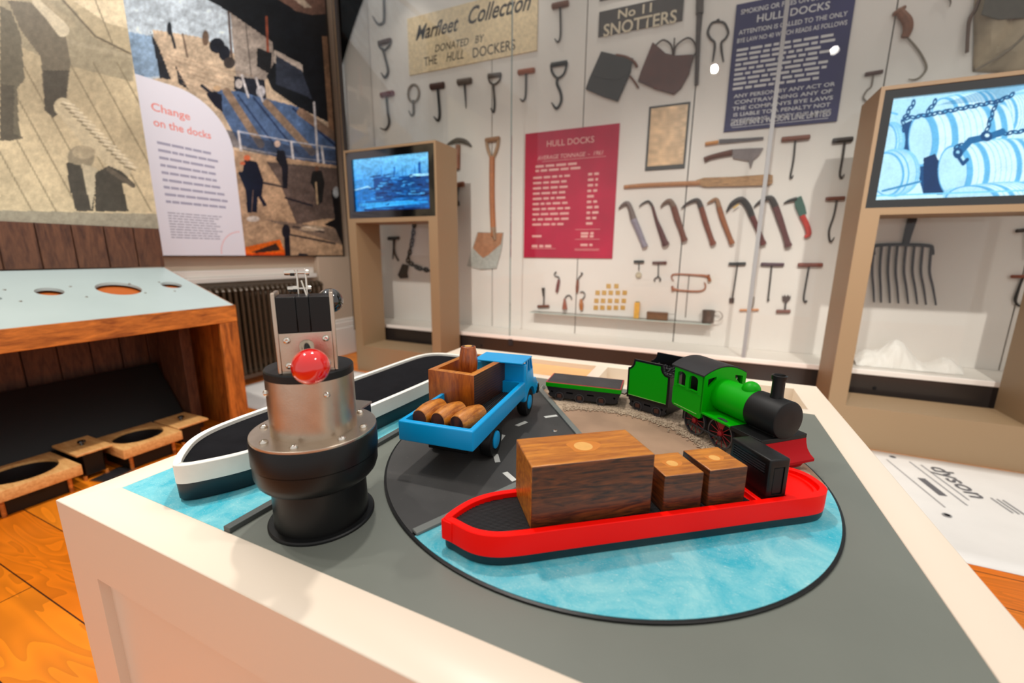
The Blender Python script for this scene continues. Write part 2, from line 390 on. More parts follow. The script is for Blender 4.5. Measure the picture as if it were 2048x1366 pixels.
bv = tf.modifiers.new('bevel', 'BEVEL'); bv.width = .0015; bv.segments = 2; bv.limit_method = 'WEIGHT'
bw = tf.data.attributes.new('bevel_weight_edge', 'FLOAT', 'EDGE')
for i_, e_ in enumerate(tf.data.edges):
    if all(tf.data.vertices[k].co.z > .69 for k in e_.vertices): bw.data[i_].value = 1.0
tag(MB().box(-.5995, -.3055, 1.2125, 1.3975, .6455, .684).build('tray_base', M_sand, tb, smooth=False, world=True), 'orange tray floor')
gs = MB().box(IX0, IX1, IY0, IY1, .66, .700).build('play_surface', M_grey, tb, smooth=False, world=True); tag(gs, 'matt grey play surface')
tag(MB().box(IX0, -.566, IY0, IY1, .700, .7008).build('painted_water', M_water, tb, smooth=False, world=True), 'turquoise painted water strip')
tag(MB().box(-.566, -.553, IY0, IY1, .700, .708).build('quay_edge', M_dkerb, tb, bevel=.001, world=True), 'raised dark grey quay edge')
DC = Vector((-.1625, .751)); DR = .386
def sect(a0, a1, r0, r1, n=48):
    o = [(DC.x+r1*math.cos(R(a0+(a1-a0)*i/n)), DC.y+r1*math.sin(R(a0+(a1-a0)*i/n))) for i in range(n+1)]
    if r0 <= 0: return o+[(DC.x, DC.y)]
    return o+[(DC.x+r0*math.cos(R(a1+(a0-a1)*i/n)), DC.y+r0*math.sin(R(a1+(a0-a1)*i/n))) for i in range(n+1)]
tt = MB().lathe([(DR, .7002), (DR, .7026), (DR-.0015, .7032)], 128, c=DC).build('turntable', M_blackp, tb, world=True); tag(tt, 'black edged revolving disc')
def sub(o, par): o.parent = par; return o
def onT(mb, name, m, label=None, **k):
    o = mb.build(name, m, None, **k); vs = o.data.vertices
    for v in vs: v.co -= tb.location
    o.parent = tt; return tag(o, label)
onT(MB().prism(sect(245.6, 364, 0, DR-.004), .7032, .7040), 'water_sector', M_water, 'turquoise painted water third', smooth=False)
onT(MB().prism(sect(126, 244.4, 0, DR-.004), .7032, .7040), 'road_sector', M_road, 'dark grey road third', smooth=False)
onT(MB().prism(sect(4, 126, 0, DR-.004), .7032, .7040), 'railway_sector', M_ground, 'brown railway ground third', smooth=False)
for a, m in ((126, M_kerb), (245.0, M_kerb), (4.5, M_kerb)):
    d = Vector((math.cos(R(a)), math.sin(R(a)))); n = Vector((-d.y, d.x)); q = [DC+n*.0065, DC-n*.0065, DC-n*.0065+d*(DR-.006), DC+n*.0065+d*(DR-.006)]
    onT(MB().prism([tuple(v) for v in q], .704, .7085), 'kerb', m, bevel=.001)
for a in (134.5, 160, 187, 214, 235.5):
    aw = R(a); h = .085
    q = [(DC.x+r_*math.cos(aw+s_), DC.y+r_*math.sin(aw+s_)) for r_, s_ in ((.183, -h), (.183, h), (.193, h), (.193, -h))]
    onT(MB().prism(q, .704, .7045), 'road_marking', M_whitep, smooth=False)
# ballast
def ballast():
    r = random.Random(3); b = MB()
    na, nr = 150, 22; V = []; F = []
    for i in range(na+1):
        a = R(6+118*i/na)
        for j in range(nr+1):
            t = j/nr; rr = .222+.150*t+(r.random()-.5)*.004; e = min(1, min(t, 1-t)*7)
            V.append((DC.x+rr*math.cos(a), DC.y+rr*math.sin(a), .7041+e*(r.random()*.0024+.0002) if 0 < j < nr else .7040))
    for i in range(na):
        for j in range(nr): k = i*(nr+1)+j; F.append((k, k+1, k+nr+2, k+nr+1))
    b.add(V, F); return b
o = onT(ballast(), 'track_ballast', M_gravel, 'rough pale gravel track bed', smooth=False); o['kind'] = 'stuff'
r = random.Random(8); b = MB()
for i in range(1300):
    a = R(r.uniform(8, 122)); rr = r.choice([r.gauss(.222, .007), r.uniform(.215, .262), r.uniform(.215, .262)]); s = r.uniform(.0010, .0024)
    b.sph((DC.x+rr*math.cos(a), DC.y+rr*math.sin(a), .7052+s*.3), s, 6, (r.uniform(.8, 1.4), r.uniform(.8, 1.4), .7))
o = onT(b, 'loose_gravel', M_gravel, smooth=False); o['kind'] = 'stuff'
x, y, z = at(2, .704, 1110, 862)
onT(MB().lathe([(.0055, .704), (.0055, .705), (.003, .7062)], 16, c=(x, y)), 'screw_head', M_chrome)
tag(MB().loft([[(-.66+dx, .98+dy, z) for dx, dy in ((0, 0), (.01, 0), (.01, .01), (0, .01))] for z in (.7008, .701)]).build('seam_cover', M_dkerb, tb, world=True), 'tiny seam cover')
bpy.data.objects.remove(bpy.data.objects['seam_cover'])

# ---------------- outlines ----------------
def smooth_poly(P, n=6, closed=True):
    P = [Vector(q) for q in P]; m = len(P); out = []
    for i in range(m):
        a, b_, c, d = P[(i-1) % m], P[i], P[(i+1) % m], P[(i+2) % m]
        for k in range(n):
            t = k/n; q = .5*((2*b_)+(c-a)*t+(2*a-5*b_+4*c-d)*t*t+(3*b_-a-3*c+d)*t**3); out.append((q.x, q.y))
    return out
def inset(P, d):
    n = len(P); out = []
    A = sum(P[i][0]*P[(i+1) % n][1]-P[(i+1) % n][0]*P[i][1] for i in range(n)); s = 1 if A > 0 else -1
    for i in range(n):
        p0, p1, p2 = Vector(P[i-1]), Vector(P[i]), Vector(P[(i+1) % n])
        e1 = (p1-p0).normalized(); e2 = (p2-p1).normalized(); nn = Vector((-(e1.y+e2.y), e1.x+e2.x)).normalized()
        c = max(.5, nn.dot(Vector((-e1.y, e1.x)))); out.append(tuple(p1+nn*d*s/c))
    return out
def span(P, y):   # x extent of polygon at y
    xs = []
    for i in range(len(P)):
        (x0, y0), (x1, y1) = P[i], P[(i+1) % len(P)]
        if (y0 > y) != (y1 > y): xs.append(x0+(y-y0)*(x1-x0)/(y1-y0))
    return (min(xs), max(xs)) if len(xs) > 1 else None

# ---------------- red ship ----------------
SA = 36.0
ship = empty('toy_cargo_ship', (-.198, .393, .704), R(SA), 'red toy cargo ship with dark underside floating on the turquoise half disc', 'toy ship')
out = smooth_poly([(.03, -.001), (0, .003), (-.024, .015), (-.0445, .037), (-.0545, .050), (-.044, .065), (-.018, .085), (.012, .096), (.05, .099), (.12, .099), (.2, .099), (.28, .099), (.36, .099), (.43, .098), (.468, .092), (.494, .074), (.503, .052), (.498, .022), (.484, .006), (.46, -.001), (.4, -.001), (.32, -.001), (.24, -.001), (.16, -.001), (.09, -.001)], 5)
def hull(P, z0, z1, zd, rim, flare=0):
    I = inset(P, rim); B = inset(P, flare)
    return MB().loft([[(x, y, z0) for x, y in B], [(x, y, z1-.0008) for x, y in P], [(x, y, z1) for x, y in inset(P, .0008)], [(x, y, z1) for x, y in inset(I, -.0006)], [(x, y, z1-.0006) for x, y in I], [(x, y, zd) for x, y in I]], caps=True)
lo = inset(out, .003)
MB().loft([[(x, y, 0) for x, y in inset(out, .003)], [(x, y, .0035) for x, y in inset(out, .0012)], [(x, y, .0135) for x, y in inset(out, .0006)]]).build('lower_hull', M_navy, ship)
hull(out, .0135, .0425, .0335, .0095, .0001).build('upper_hull', M_red, ship)
inn = inset(out, .0097)
fd = [q for q in inn if q[0] <= .372]
fd = sorted(fd, key=lambda q: math.atan2(q[1]-.049, q[0]-.2))
fd = [(min(x, .372), y) for x, y in fd]
dk = MB().prism([(x, y) for x, y in fd], .0332, .0342)
y = .0100
while y < .089:
    s = span(fd, y)
    if s: dk.box(s[0]+.0006, s[1]-.0006, y, y+.0013, .0340, .0356)
    y += .0028
tag(dk.build('cargo_deck', M_rib, ship, smooth=False), 'ribbed black cargo deck')
MB().box(.372, .380, .0079, .0905, .033, .0405).build('deck_beam', M_red, ship, bevel=.001)
MB().box(.424, .4255, .012, .086, .0335, .0385).build('rear_step', M_red, ship, bevel=.0005)
st = smooth_poly([(.430, .012), (.462, .012), (.478, .022), (.484, .05), (.474, .074), (.455, .084), (.430, .084)], 5)
MB().loft([[(x, y, .0335) for x, y in inset(st, -.004)], [(x, y, .0385) for x, y in inset(st, -.004)], [(x, y, .0385) for x, y in st], [(x, y, .036) for x, y in inset(st, .001)]]).build('stern_deck', M_red, ship)
# bow nose
MB().loft([[(-.058+dx, .0495+dy, z) for dx, dy in ((.012, -.012), (0, -.001), (0, .001), (.012, .012))] for z in (.014, .0412)]).build('bow_stem', M_red, ship, bevel=.001)
# wheelhouse
wh = empty_parent = None
cb = MB().box(.386, .419, .0105, .087, .0336, .098).build('wheelhouse', M_blackp, ship, bevel=.0025, seg=3)
cc = MB().box(.3935, .4115, .005, .0122, .045, .086).build('c', M_blackp, ship)
cd = MB().box(.380, .3885, .018, .08, .074, .090).build('c', M_blackp, ship)
cut(cb, [cc, cd]); tag(cb, 'glossy black wheelhouse block')
MB().box(.395, .410, .0112, .0125, .0465, .0845).build('door_panel', M_blackm, cb, bevel=.0006)
for k in range(4): MB().box(.3855, .3870, .0185, .0795, .0755+k*.0037, .0772+k*.0037).build('louvre', M_dark, cb, smooth=False)

def crate(name, loc, ang, L, W, H, label, mats, plug=True, cat='block', group=None, pr=.0):
    e = empty(name, loc, ang, label, cat, group)
    b = MB(); b.box(0, L, 0, W, 0, H); b.m = [0, 0, 1, 1, 2, 2]
    o = b.build('block', mats, e, bevel=.0016, seg=2)
    if plug:
        r_ = pr or .011
        pts = [(L/2+r_*1.75*math.cos(t)*(1+.18*math.sin(3*t+1)), W*.5+r_*1.45*math.sin(t)*(1+.14*math.cos(2*t)) ) for t in [2*math.pi*i/30 for i in range(30)]]
        p = tag(MB().prism(pts, H-.0002, H+.00012).build('stain', M_plugh, e, smooth=False), 'paler halo round the plug')
        tag(MB().lathe([(r_, H-.001), (r_, H+.0003)], 32, c=(L/2, W*.5)).build('plug', M_plug, e), 'round pale wooden plug')
    return e
# local to world for things on the ship
zt = .704+.0356
crate('wooden_crate', (-.1665, .4345, zt), .645, .165, .081, .0845, 'biggest wooden block on the red ship, dark grained side and pale round plug on top', [M_woodf, M_woode, M_woodf], pr=.0125)
crate('wooden_crate', (-.0205, .5405, zt), .63, .0575, .060, .053, 'small wooden block in the middle of the red ship, next to the big block', [M_woodf, M_woode, M_woode], pr=.0078)
crate('wooden_crate', (.0335, .5795, zt), .645, .059, .061, .0545, 'small wooden block on the red ship touching the black wheelhouse', [M_woodf, M_woode, M_woode], pr=.0075)

# ---------------- white ship ----------------
wsh = empty('toy_barge', (-.695, .72, .7008), 0, 'long cream toy barge with black deck moored along the table edge', 'toy ship')
wo = [(-.688, .322), (-.668, .340), (-.637, .392), (-.622, .46), (-.609, .58), (-.602, .72), (-.599, .85), (-.599, .98), (-.604, 1.045), (-.622, 1.09), (-.66, 1.112), (-.70, 1.115), (-.745, 1.110), (-.778, 1.085), (-.792, 1.04), (-.794, .96), (-.793, .85), (-.793, .72), (-.796, .6), (-.797, .5), (-.790, .43), (-.770, .385), (-.735, .348), (-.704, .324)]
wo = [(x+.695, y-.72) for x, y in wo]; wo = smooth_poly(wo, 5)
MB().loft([[(x, y, 0) for x, y in inset(wo, .006)], [(x, y, .006) for x, y in inset(wo, .002)], [(x, y, .031) for x, y in inset(wo, .001)]]).build('lower_hull', M_navy, wsh)
hull(wo, .031, .061, .052, .011, .0004).build('upper_hull', M_ivory, wsh)
tag(MB().prism(inset(wo, .0112), .0518, .0545).build('deck', pm('black_felt', (20, 20, 23), .9, var=.2, vs=30, bump=.4, bs=700, spec=.08), wsh, smooth=False), 'black felt covered deck')

# ---------------- crane ----------------
cr = empty('toy_crane', (-.4745, .3915, .700), 0, 'upright steel and black crane tower with a red ball handle on the table', 'crane')
MB().lathe([(.0712, 0), (.0712, .003), (.0695, .0045), (.0640, .005)], 64).build('base_flange', M_rubber, cr)
MB().lathe([(.0628, .005), (.0618, .073)], 64).build('lower_column', M_blackp, cr)
MB().lathe([(.066, .0685), (.073, .0688), (.0775, .074), (.0805, .083), (.0808, .1000), (.0801, .1004), (.0801, .1010), (.0818, .1014), (.0818, .132), (.0805, .134), (.05, .134)], 64).build('collar', M_blackp, cr)
pl = []
for i in range(64):
    a = 2*math.pi*i/64; pl.append((.0918*math.cos(a), .0918*math.sin(a)))
# plate with a tongue to the back right
dirn = R(102)
pl = [(.0808*math.cos(dirn+.30+(2*math.pi-.60)*i/60), .0808*math.sin(dirn+.30+(2*math.pi-.60)*i/60)) for i in range(61)]
ex_, ey_ = math.cos(dirn), math.sin(dirn)
pl += [(.110*ex_+.023*ey_, .110*ey_-.023*ex_), (.110*ex_-.023*ey_, .110*ey_+.023*ex_)][::1]
plate = MB().prism(pl, .134, .1375).build('top_plate', M_steel, cr, bevel=.0005)
MB().prism([(p[0]*.97, p[1]*.97) for p in pl], .1105, .134).build('collar_tongue', M_blackp, cr)
MB().lathe([(.0550, .1375), (.0550, .2150)], 64).build('steel_drum', M_steel, cr)
MB().lathe([(.0553, .2150), (.0553, .2240), (.0540, .2258)], 64).build('drum_cap', M_rubber, cr)
def dome(p, n, r, name='bolt', par=cr, m=M_chrome):
    return MB().lathe_ax(p, n, [(r*1.0, 0), (r, r*.28), (r*.8, r*.62), (r*.45, r*.8), (r*.40, r*.5), (r*.05, r*.45)], 16).build(name, m, par)
for a in (-150, -102, -62, -14, 22, 74, 118, 165):
    dome((.0682*math.cos(R(a)), .0682*math.sin(R(a)), .1375), (0, 0, 1), .0052)
for a in (-22, -116):
    dome((.055*math.cos(R(a)), .055*math.sin(R(a)), .197), (math.cos(R(a)), math.sin(R(a)), 0), .0042)
HA = R(46.5)     # head faces the camera side
hd = Matrix.Translation((.0300, -.0265, .2258)) @ Matrix.Rotation(HA, 4, 'Z')   # local x right, -y outward
def H(mb): mb.v = [tuple(hd @ Vector(q)) for q in mb.v]; return mb
for s in (-1, 1):
    H(MB().box(s*.0345-(.0045 if s > 0 else 0), s*.0345+(0 if s > 0 else .0045), 0, .047, 0, .1005)).build('side_plate', M_steel, cr, bevel=.0009)
H(MB().box(-.030, .030, .0008, .045, 0, .003)).build('head_base', M_steel, cr)
H(MB().box(-.0299, .0299, 0, .004, .003, .051)).build('front_plate', M_steel, cr, bevel=.0005)
for x0, x1 in ((-.0299, -.0083), (-.0079, .0064), (.0068, .0299)):
    H(MB().box(x0, x1, .0005, .046, .0512, .0955)).build('pulley_block', M_blackp, cr, bevel=.0008)
for x_, z_ in ((-.0215, .0425), (.0225, .0425), (-.0215, .0105), (.0225, .0105)):
    q = hd @ Vector((x_, 0, z_)); n = hd.to_3x3() @ Vector((0, -1, 0)); dome(q, n, .0043)
p0 = hd @ Vector((0, 0, .0335)); p1 = hd @ Vector((.0055, -.046, .0185))
MB().cyl(p0, p0+(p1-p0)*.75, .0088, .0070).build('crank_shaft', M_chrome, cr)
MB().sph(p1, .0212, 48).build('crank_ball', M_redball, cr)
cr.children[-1]['label'] = 'glossy red ball handle'
q = hd @ Vector((.020, .044, .078)); q2 = hd @ Vector((.028, .056, .082))
MB().cyl(q, q2, .004).build('side_shaft', M_chrome, cr)
sb = MB().sph(hd @ Vector((.0300, .060, .0835)), .0170, 32).build('side_ball', M_blackball, cr); tag(sb, 'glossy black ball handle')
for x_ in (-.0055, .0045):
    H(MB().box(x_-.0010, x_+.0010, .022, .029, .090, .1275)).build('clevis_plate', M_chrome, cr, bevel=.0005)
for z_, x0, x1 in ((.1235, -.0195, .0085), (.1035, -.0175, .0095)):
    b = MB(); y_ = .0255
    b.cyl((x0+.004, y_, z_), (x1-.002, y_, z_), .0017, seg=12)
    b.cyl((x0, y_, z_), (x0+.0065, y_, z_), .0031, .0036, seg=12); b.cyl((x0+.0065, y_, z_), (x0+.0115, y_, z_), .0044, seg=6); b.cyl((x1-.004, y_, z_), (x1, y_, z_), .0044, .0036, seg=12)
    H(b).build('clevis_bolt', M_chrome, cr)
H(MB().tube([(-.001, .024, .114), (.004, .02, .094)], .0011)).build('link_pin', M_chrome, cr)
# ---------------- blue truck ----------------
tk = empty('toy_truck', (-.3085, .5426, .704), 1.6644, 'sky blue flatbed toy truck on the grey road', 'toy truck')
TW = .138
CWD = .118
bed = MB().box(0, .283, 0, TW, .060, .0955).build('flatbed', M_blue, tk, bevel=.003, seg=3)
c0 = MB().box(.009, .272, .009, TW-.009, .067, .12).build('c', M_blue, tk, bevel=.003, seg=3)
cut(bed, [c0])
b = MB().box(.0095, .2715, .0095, TW-.0095, .0665, .0695); y = .0112
while y < TW-.012: b.box(.0105, .2705, y, y+.0022, .069, .0712); y += .0045
tag(b.build('bed_floor', M_rib, tk, smooth=False), 'ribbed black bed floor')
MB().box(.045, .355, .030, TW-.030, .030, .0598).box(.085, .14, .022, TW-.022, .027, .056).build('chassis', M_blackp, tk, bevel=.002)
cabm = MB().box(.2832, .298, .0, CWD, .046, .1340).build('cab_back', M_blue, tk, bevel=.0045, seg=3)
cab = MB().loft([[(x, y, z) for x, z in ((.298, .040), (.298, .112), (.346, .112), (.356, .084), (.374, .082), (.386, .070), (.389, .046), (.380, .040))] for y in (.001, CWD-.001)]).build('cab_body', M_blue, tk, bevel=.002, seg=2)
ca = [MB().lathe_ax((.332, y0, .034), (0, 1, 0), [(.0355, 0), (.0355, .026)], 40).build('c', M_blue, tk) for y0 in (-.002, CWD-.024)]
cut(cab, ca)
for y0 in (.001, CWD-.006):
    MB().box(.2985, .3045, y0, y0+.005, .1118, .1406).build('window_pillar', M_blue, tk, bevel=.0006)
    MB().loft([[(x, y, z) for x, z in ((.320, .1118), (.3235, .1118), (.318, .1406), (.3145, .1406))] for y in (y0, y0+.005)]).build('window_pillar', M_blue, tk, bevel=.0005)
for y0 in (.001, .036, .076, CWD-.006):
    MB().loft([[(x, y, z) for x, z in ((.340, .1118), (.3455, .1118), (.332, .1406), (.327, .1406))] for y in (y0, y0+.005)]).build('window_pillar', M_blue, tk, bevel=.0006)
MB().loft([[(x, y, z) for x, z in ((.256, .1405), (.256, .1438), (.331, .1438), (.3345, .1405))] for y in (-.0005, CWD-.006)]).build('cab_roof', M_blue, tk, bevel=.0009)
for y0 in (.030,): MB().box(.306, .318, y0, CWD-.03, .1122, .130).build('seat_block', M_blackm, tk, bevel=.003)
bp = MB().box(.3845, .399, -.002, CWD+.002, .036, .061).build('bumper', M_blackp, tk, bevel=.004, seg=3)
for y0 in (.009, CWD-.009):
    MB().lathe_ax((.385, y0, .056), (1, 0, 0), [(.0095, -.008), (.0095, .0105), (.006, .0155)], 20).build('headlight', M_blue, tk)
def wheel(x, y, side):
    e = MB().lathe_ax((x, y, .0322), (0, -side, 0), [(.018, .0), (.030, .0), (.0322, .003), (.0322, .018), (.030, .0215), (.0195, .0218), (.0190, .0200)], 40).build('wheel', M_rubber, tk)
    tag(MB().lathe_ax((x, y, .0322), (0, -side, 0), [(.0165, .0155), (.0165, .0226), (.0155, .0232), (.001, .0236)], 32).build('hub', M_blue, e), 'blue hub disc')
for x in (.114, .332):
    wheel(x, .0255, 1); wheel(x, (TW if x < .2 else CWD)-.0255, -1)
MB().cyl((.114, .02, .0322), (.114, TW-.02, .0322), .004).build('axle', M_blackp, tk)
MB().cyl((.332, .02, .0322), (.332, CWD-.02, .0322), .004).build('axle', M_blackp, tk)

# open crate on the truck
bx = empty('open_wooden_crate', (-.3825, .6795, .704+.0712), 1.575, 'open topped wooden crate standing on the blue truck bed', 'crate')
CL, CW, CH = .164, .106, .0705; t_ = .014
o = MB(); o.box(0, CL, 0, CW, 0, CH); o.m = [0, 1, 2, 2, 1, 1]
o = o.build('crate_body', [M_woodf, M_woodo, M_woodd], bx, bevel=.0012)
o.data.polygons[0].material_index = 0
c0 = MB().box(t_, CL-t_, t_, CW-t_, .008, .2).build('c', M_woodo, bx)
c0.data.materials.clear(); [c0.data.materials.append(m) for m in (M_woodf, M_woodo, M_woodd)]
for p_ in c0.data.polygons: p_.material_index = 1
cut(o, [c0])
for p_ in o.data.polygons:
    if p_.normal.z > .9 and p_.center.z > .05: p_.material_index = 0
def barrel(name, p, d, L, r0, r1, label, m, roll=0, plug=None):
    e = empty(name, p, 0, label, 'barrel', 'toy wooden barrels')
    q = Vector(d).normalized().to_track_quat('Z', 'Y').to_matrix().to_4x4()
    prof = [(r0-.001, -L/2)]+[(r0+(r1-r0)*math.cos(math.pi/2*t)**1.0*1.0, L/2*t) for t in [-.97+.0+i*.194 for i in range(11)]]+[(r0-.001, L/2)]
    b = MB().lathe(prof, 40, q); o = b.build('barrel_body', [m, M_barrele], e)
    for p_ in o.data.polygons:
        if len(p_.vertices) > 10: p_.material_index = 1
    if plug: tag(MB().lathe([(plug, L/2-.001), (plug, L/2+.0003)], 24).build('plug', M_plug, e), 'round pale wooden plug')
    return e
c_, s_ = math.cos(1.6644), math.sin(1.6644)
def TK(x, y, z): return (-.3085+c_*x-s_*y, .5426+s_*x+c_*y, .704+z)
for (x0, y0, lab, da) in ((.0635, .1115, 'leftmost of three wooden toy barrels lying at the rear of the blue truck', -8), (.0625, .0735, 'middle of three wooden toy barrels lying at the rear of the blue truck', -12), (.0600, .0345, 'rightmost of three wooden toy barrels lying at the rear of the blue truck', -16)):
    barrel('wooden_barrel', TK(x0, y0, .0712+.0196), (math.cos(1.6644+R(da+2)), math.sin(1.6644+R(da+2)), 0), .066, .0150, .0196, lab, M_barrel)
i_ = empty('wooden_block', (-.425, .775, .704+.0712+.0082), .1, 'low wooden block inside the open crate, below the upright barrel', 'block'); MB().box(-.034, .034, -.045, .04, 0, .034).build('block', M_woodf, i_, bevel=.002)
barrel('wooden_barrel', (-.4365, .752, .704+.0712+.0084+.034+.0335), (0, 0, 1), .067, .0150, .0195, 'wooden toy barrel standing upright inside the open crate', M_barrelv, plug=.008)

# ---------------- steam engine ----------------
EA = -.8348
en = empty('toy_steam_engine', (.046, .946, .7046), EA, 'green and black toy steam engine with a tall black chimney', 'toy train')
HW = .053
tag(MB().box(.0225, .0978, -HW, HW, .0565, .0605).build('running_board', M_green, en, bevel=.0006), 'green running board')
tag(MB().box(.0978, .1655, -HW, HW, .0525, .0605).box(-.06, .0225, -.046, .046, .05, .0595).build('footplate', M_blackm, en, bevel=.0008), 'black footplate')
MB().box(.108, .162, -.022, .022, .0605, .0665).build('saddle', M_blackm, en, bevel=.002)
MB().box(-.055, .150, -.030, .030, .014, .052).build('chassis', M_blackp, en, bevel=.001)
ZB, RB = .0915, .0335
MB().lathe_ax((.020, 0, ZB), (1, 0, 0), [(RB, 0), (RB, .085)], 64).build('boiler', M_green, en)
MB().lathe_ax((.1046, 0, ZB), (1, 0, 0), [(RB+.0012, 0), (RB+.0012, .0605), (RB+.0002, .0625), (RB-.003, .0637), (.01, .0637)], 64).build('smokebox', M_blackm, en)
MB().sph((.086, 0, ZB+RB-.003), .0165, 32, (1, 1, 1.0)).build('steam_dome', M_green, en)
MB().lathe([(.0115, ZB+RB-.004), (.0102, ZB+RB+.004), (.0100, .1575), (.0122, .158), (.0125, .1655), (.0098, .1665), (.0088, .165), (.0088, .155)], 32, c=(.1395, 0)).build('chimney', M_blackp, en)
# cab
def arcz(y, e=.134, c=.150): return e+(c-e)*(1-(y/HW)**2)
X0, X1 = -.0640, .0225
for s in (-1, 1):
    y0, y1 = (-HW, -HW+.005) if s < 0 else (HW-.005, HW)
    o = MB().loft([[(x, y, z) for x, z in ((X0-.002, .088), (X0-.002, .052), (X0+.003, .0475), (X1-.004, .0435), (X1, .048), (X1, .134), (X0, .134), (X0, .088))] for y in (y0, y1)]).build('cab_side', M_green, en)
    cs = []
    for wx in (-.0545, -.0185):
        pts = [(wx, .097), (wx+.025, .097), (wx+.025, .120)]+[(wx+.0125+.0125*math.cos(a), .120+.0075*math.sin(a)) for a in [math.pi*i/8 for i in range(1, 8)]]+[(wx, .120)]
        cs.append(MB().loft([[(x, y, z) for x, z in pts] for y in (y0-.003, y1+.003)]).build('c', M_green, en))
    cut(o, cs)
    q = y0-.0002 if s < 0 else y1+.0002
    MB().box(X0+.006, X1-.012, q-.0003, q+.0003, .0505, .0517).build('lining', M_linegold, o, smooth=False)
    MB().box(X0+.002, X1-.004, q-.0006, q+.0006, .0925, .0935).box(-.0555, -.028, q-.001, q+.001, .0958, .0972).box(-.0195, .0075, q-.001, q+.001, .0958, .0972).build('beading', M_green, o, smooth=False)
fw = [(-HW, .058), (HW, .058), (HW, .134)]+[(HW*(1-2*i/12), arcz(HW*(1-2*i/12))) for i in range(1, 12)]+[(-HW, .134)]
o = MB().loft([[(x, y, z) for y, z in fw] for x in (X1-.004, X1+.0015)]).build('cab_front', M_green, en)
cs = [MB().loft([[(x, s*y, z) for y, z in ((.024, .1265), (.040, .111), (.044, .111), (.044, .1285), (.024, .1325))] for x in (X1-.01, X1+.01)]).build('c', M_green, en) for s in (-1, 1)]
cut(o, cs)
n_ = 14
MB().loft([[(x, -(HW+.002)+2*(HW+.002)*i/n_, arcz((-(HW+.002)+2*(HW+.002)*i/n_))+.0002) for i in range(n_+1)]+[(x, (HW+.002)-2*(HW+.002)*i/n_, arcz((HW+.002)-2*(HW+.002)*i/n_)+.0034) for i in range(n_+1)] for x in (X0-.010, X1+.0005)]).build('cab_roof', M_dark, en, bevel=.0006)
MB().box(X0+.003, X1-.005, -.036, .036, .059, .128).build('cab_dark_filler', M_blackm, en, bevel=.001)  # black block added to stop see-through, so the cab windows look dark
# buffer beam
bpz = [(.1500, .0525), (.1655, .0525), (.1668, .044), (.1705, .034), (.1770, .0265), (.1850, .0215), (.1850, .0165), (.1500, .0165)]
tag(MB().loft([[(x, y, z) for x, z in bpz] for y in (-HW, HW)]).build('buffer_beam', M_crim, en, bevel=.0005), 'flared crimson buffer beam')
MB().loft([[(x, y, .0165) for x, y in ((.15, -.046), (.176, -.046), (.176, .046), (.15, .046))], [(x, y, .0025) for x, y in ((.15, -.040), (.172, -.040), (.172, .040), (.15, .040))]]).build('cow_catcher', M_crim, en, bevel=.0005)
M_rim = pm('wheel_rim', (84, 84, 88), .4, metal=.6)
M_spoke = pm('red_spoke', (150, 18, 26), .45)
def spoked(x, y, s, par, r=.0305, z=.0325):
    b = MB(); b.loft([[(x+rr*math.cos(a), y+yy, z+rr*math.sin(a)) for rr, yy in ((r, 0), (r, s*.006), (r-.0028, s*.006), (r-.0028, 0))] for a in [2*math.pi*i/48 for i in range(49)]], caps=False)
    w_ = b.build('driving_wheel', M_rim, par)
    b = MB().lathe_ax((x, y+s*.001, z), (0, s, 0), [(.0055, 0), (.0055, .0055), (.003, .007)], 16)
    for i in range(12):
        a = 2*math.pi*i/12+.2; b.cyl((x+.004*math.cos(a), y+s*.003, z+.004*math.sin(a)), (x+(r-.0025)*math.cos(a), y+s*.003, z+(r-.0025)*math.sin(a)), .0008, seg=6)
    b.prism([(0, 0)], 0, 0) if False else None
    pts = [(x+rr*math.cos(a), z+rr*math.sin(a)) for rr, a in [(.010, 1.2), (.010, 2.1)]+[(r-.003, 2.1-.9*i/6) for i in range(7)]]
    b.loft([[(px, y+s*k, pz) for px, pz in pts] for k in (.0018, .0035)])
    tag(b.build('spokes', M_spoke, w_), 'thin red spokes and hub')
for x in (0, .070):
    spoked(x, -.0415, -1, en); spoked(x, .0415, 1, en)
for s in (-1, 1):
    y = s*.0505
    b = MB().box(-.012, .079, y-.0012, y+.0012, .0225, .0262).lathe_ax((-.010, y-.0018, .0245), (0, 1, 0), [(.0042, 0), (.0042, .0036)], 16).lathe_ax((.074, y-.0018, .0245), (0, 1, 0), [(.0042, 0), (.0042, .0036)], 16)
    b.build('coupling_rod', M_dark, en, bevel=.0004)
for x in (0, .07): MB().cyl((x, -.042, .0325), (x, .042, .0325), .003).build('axle', M_blackp, en)

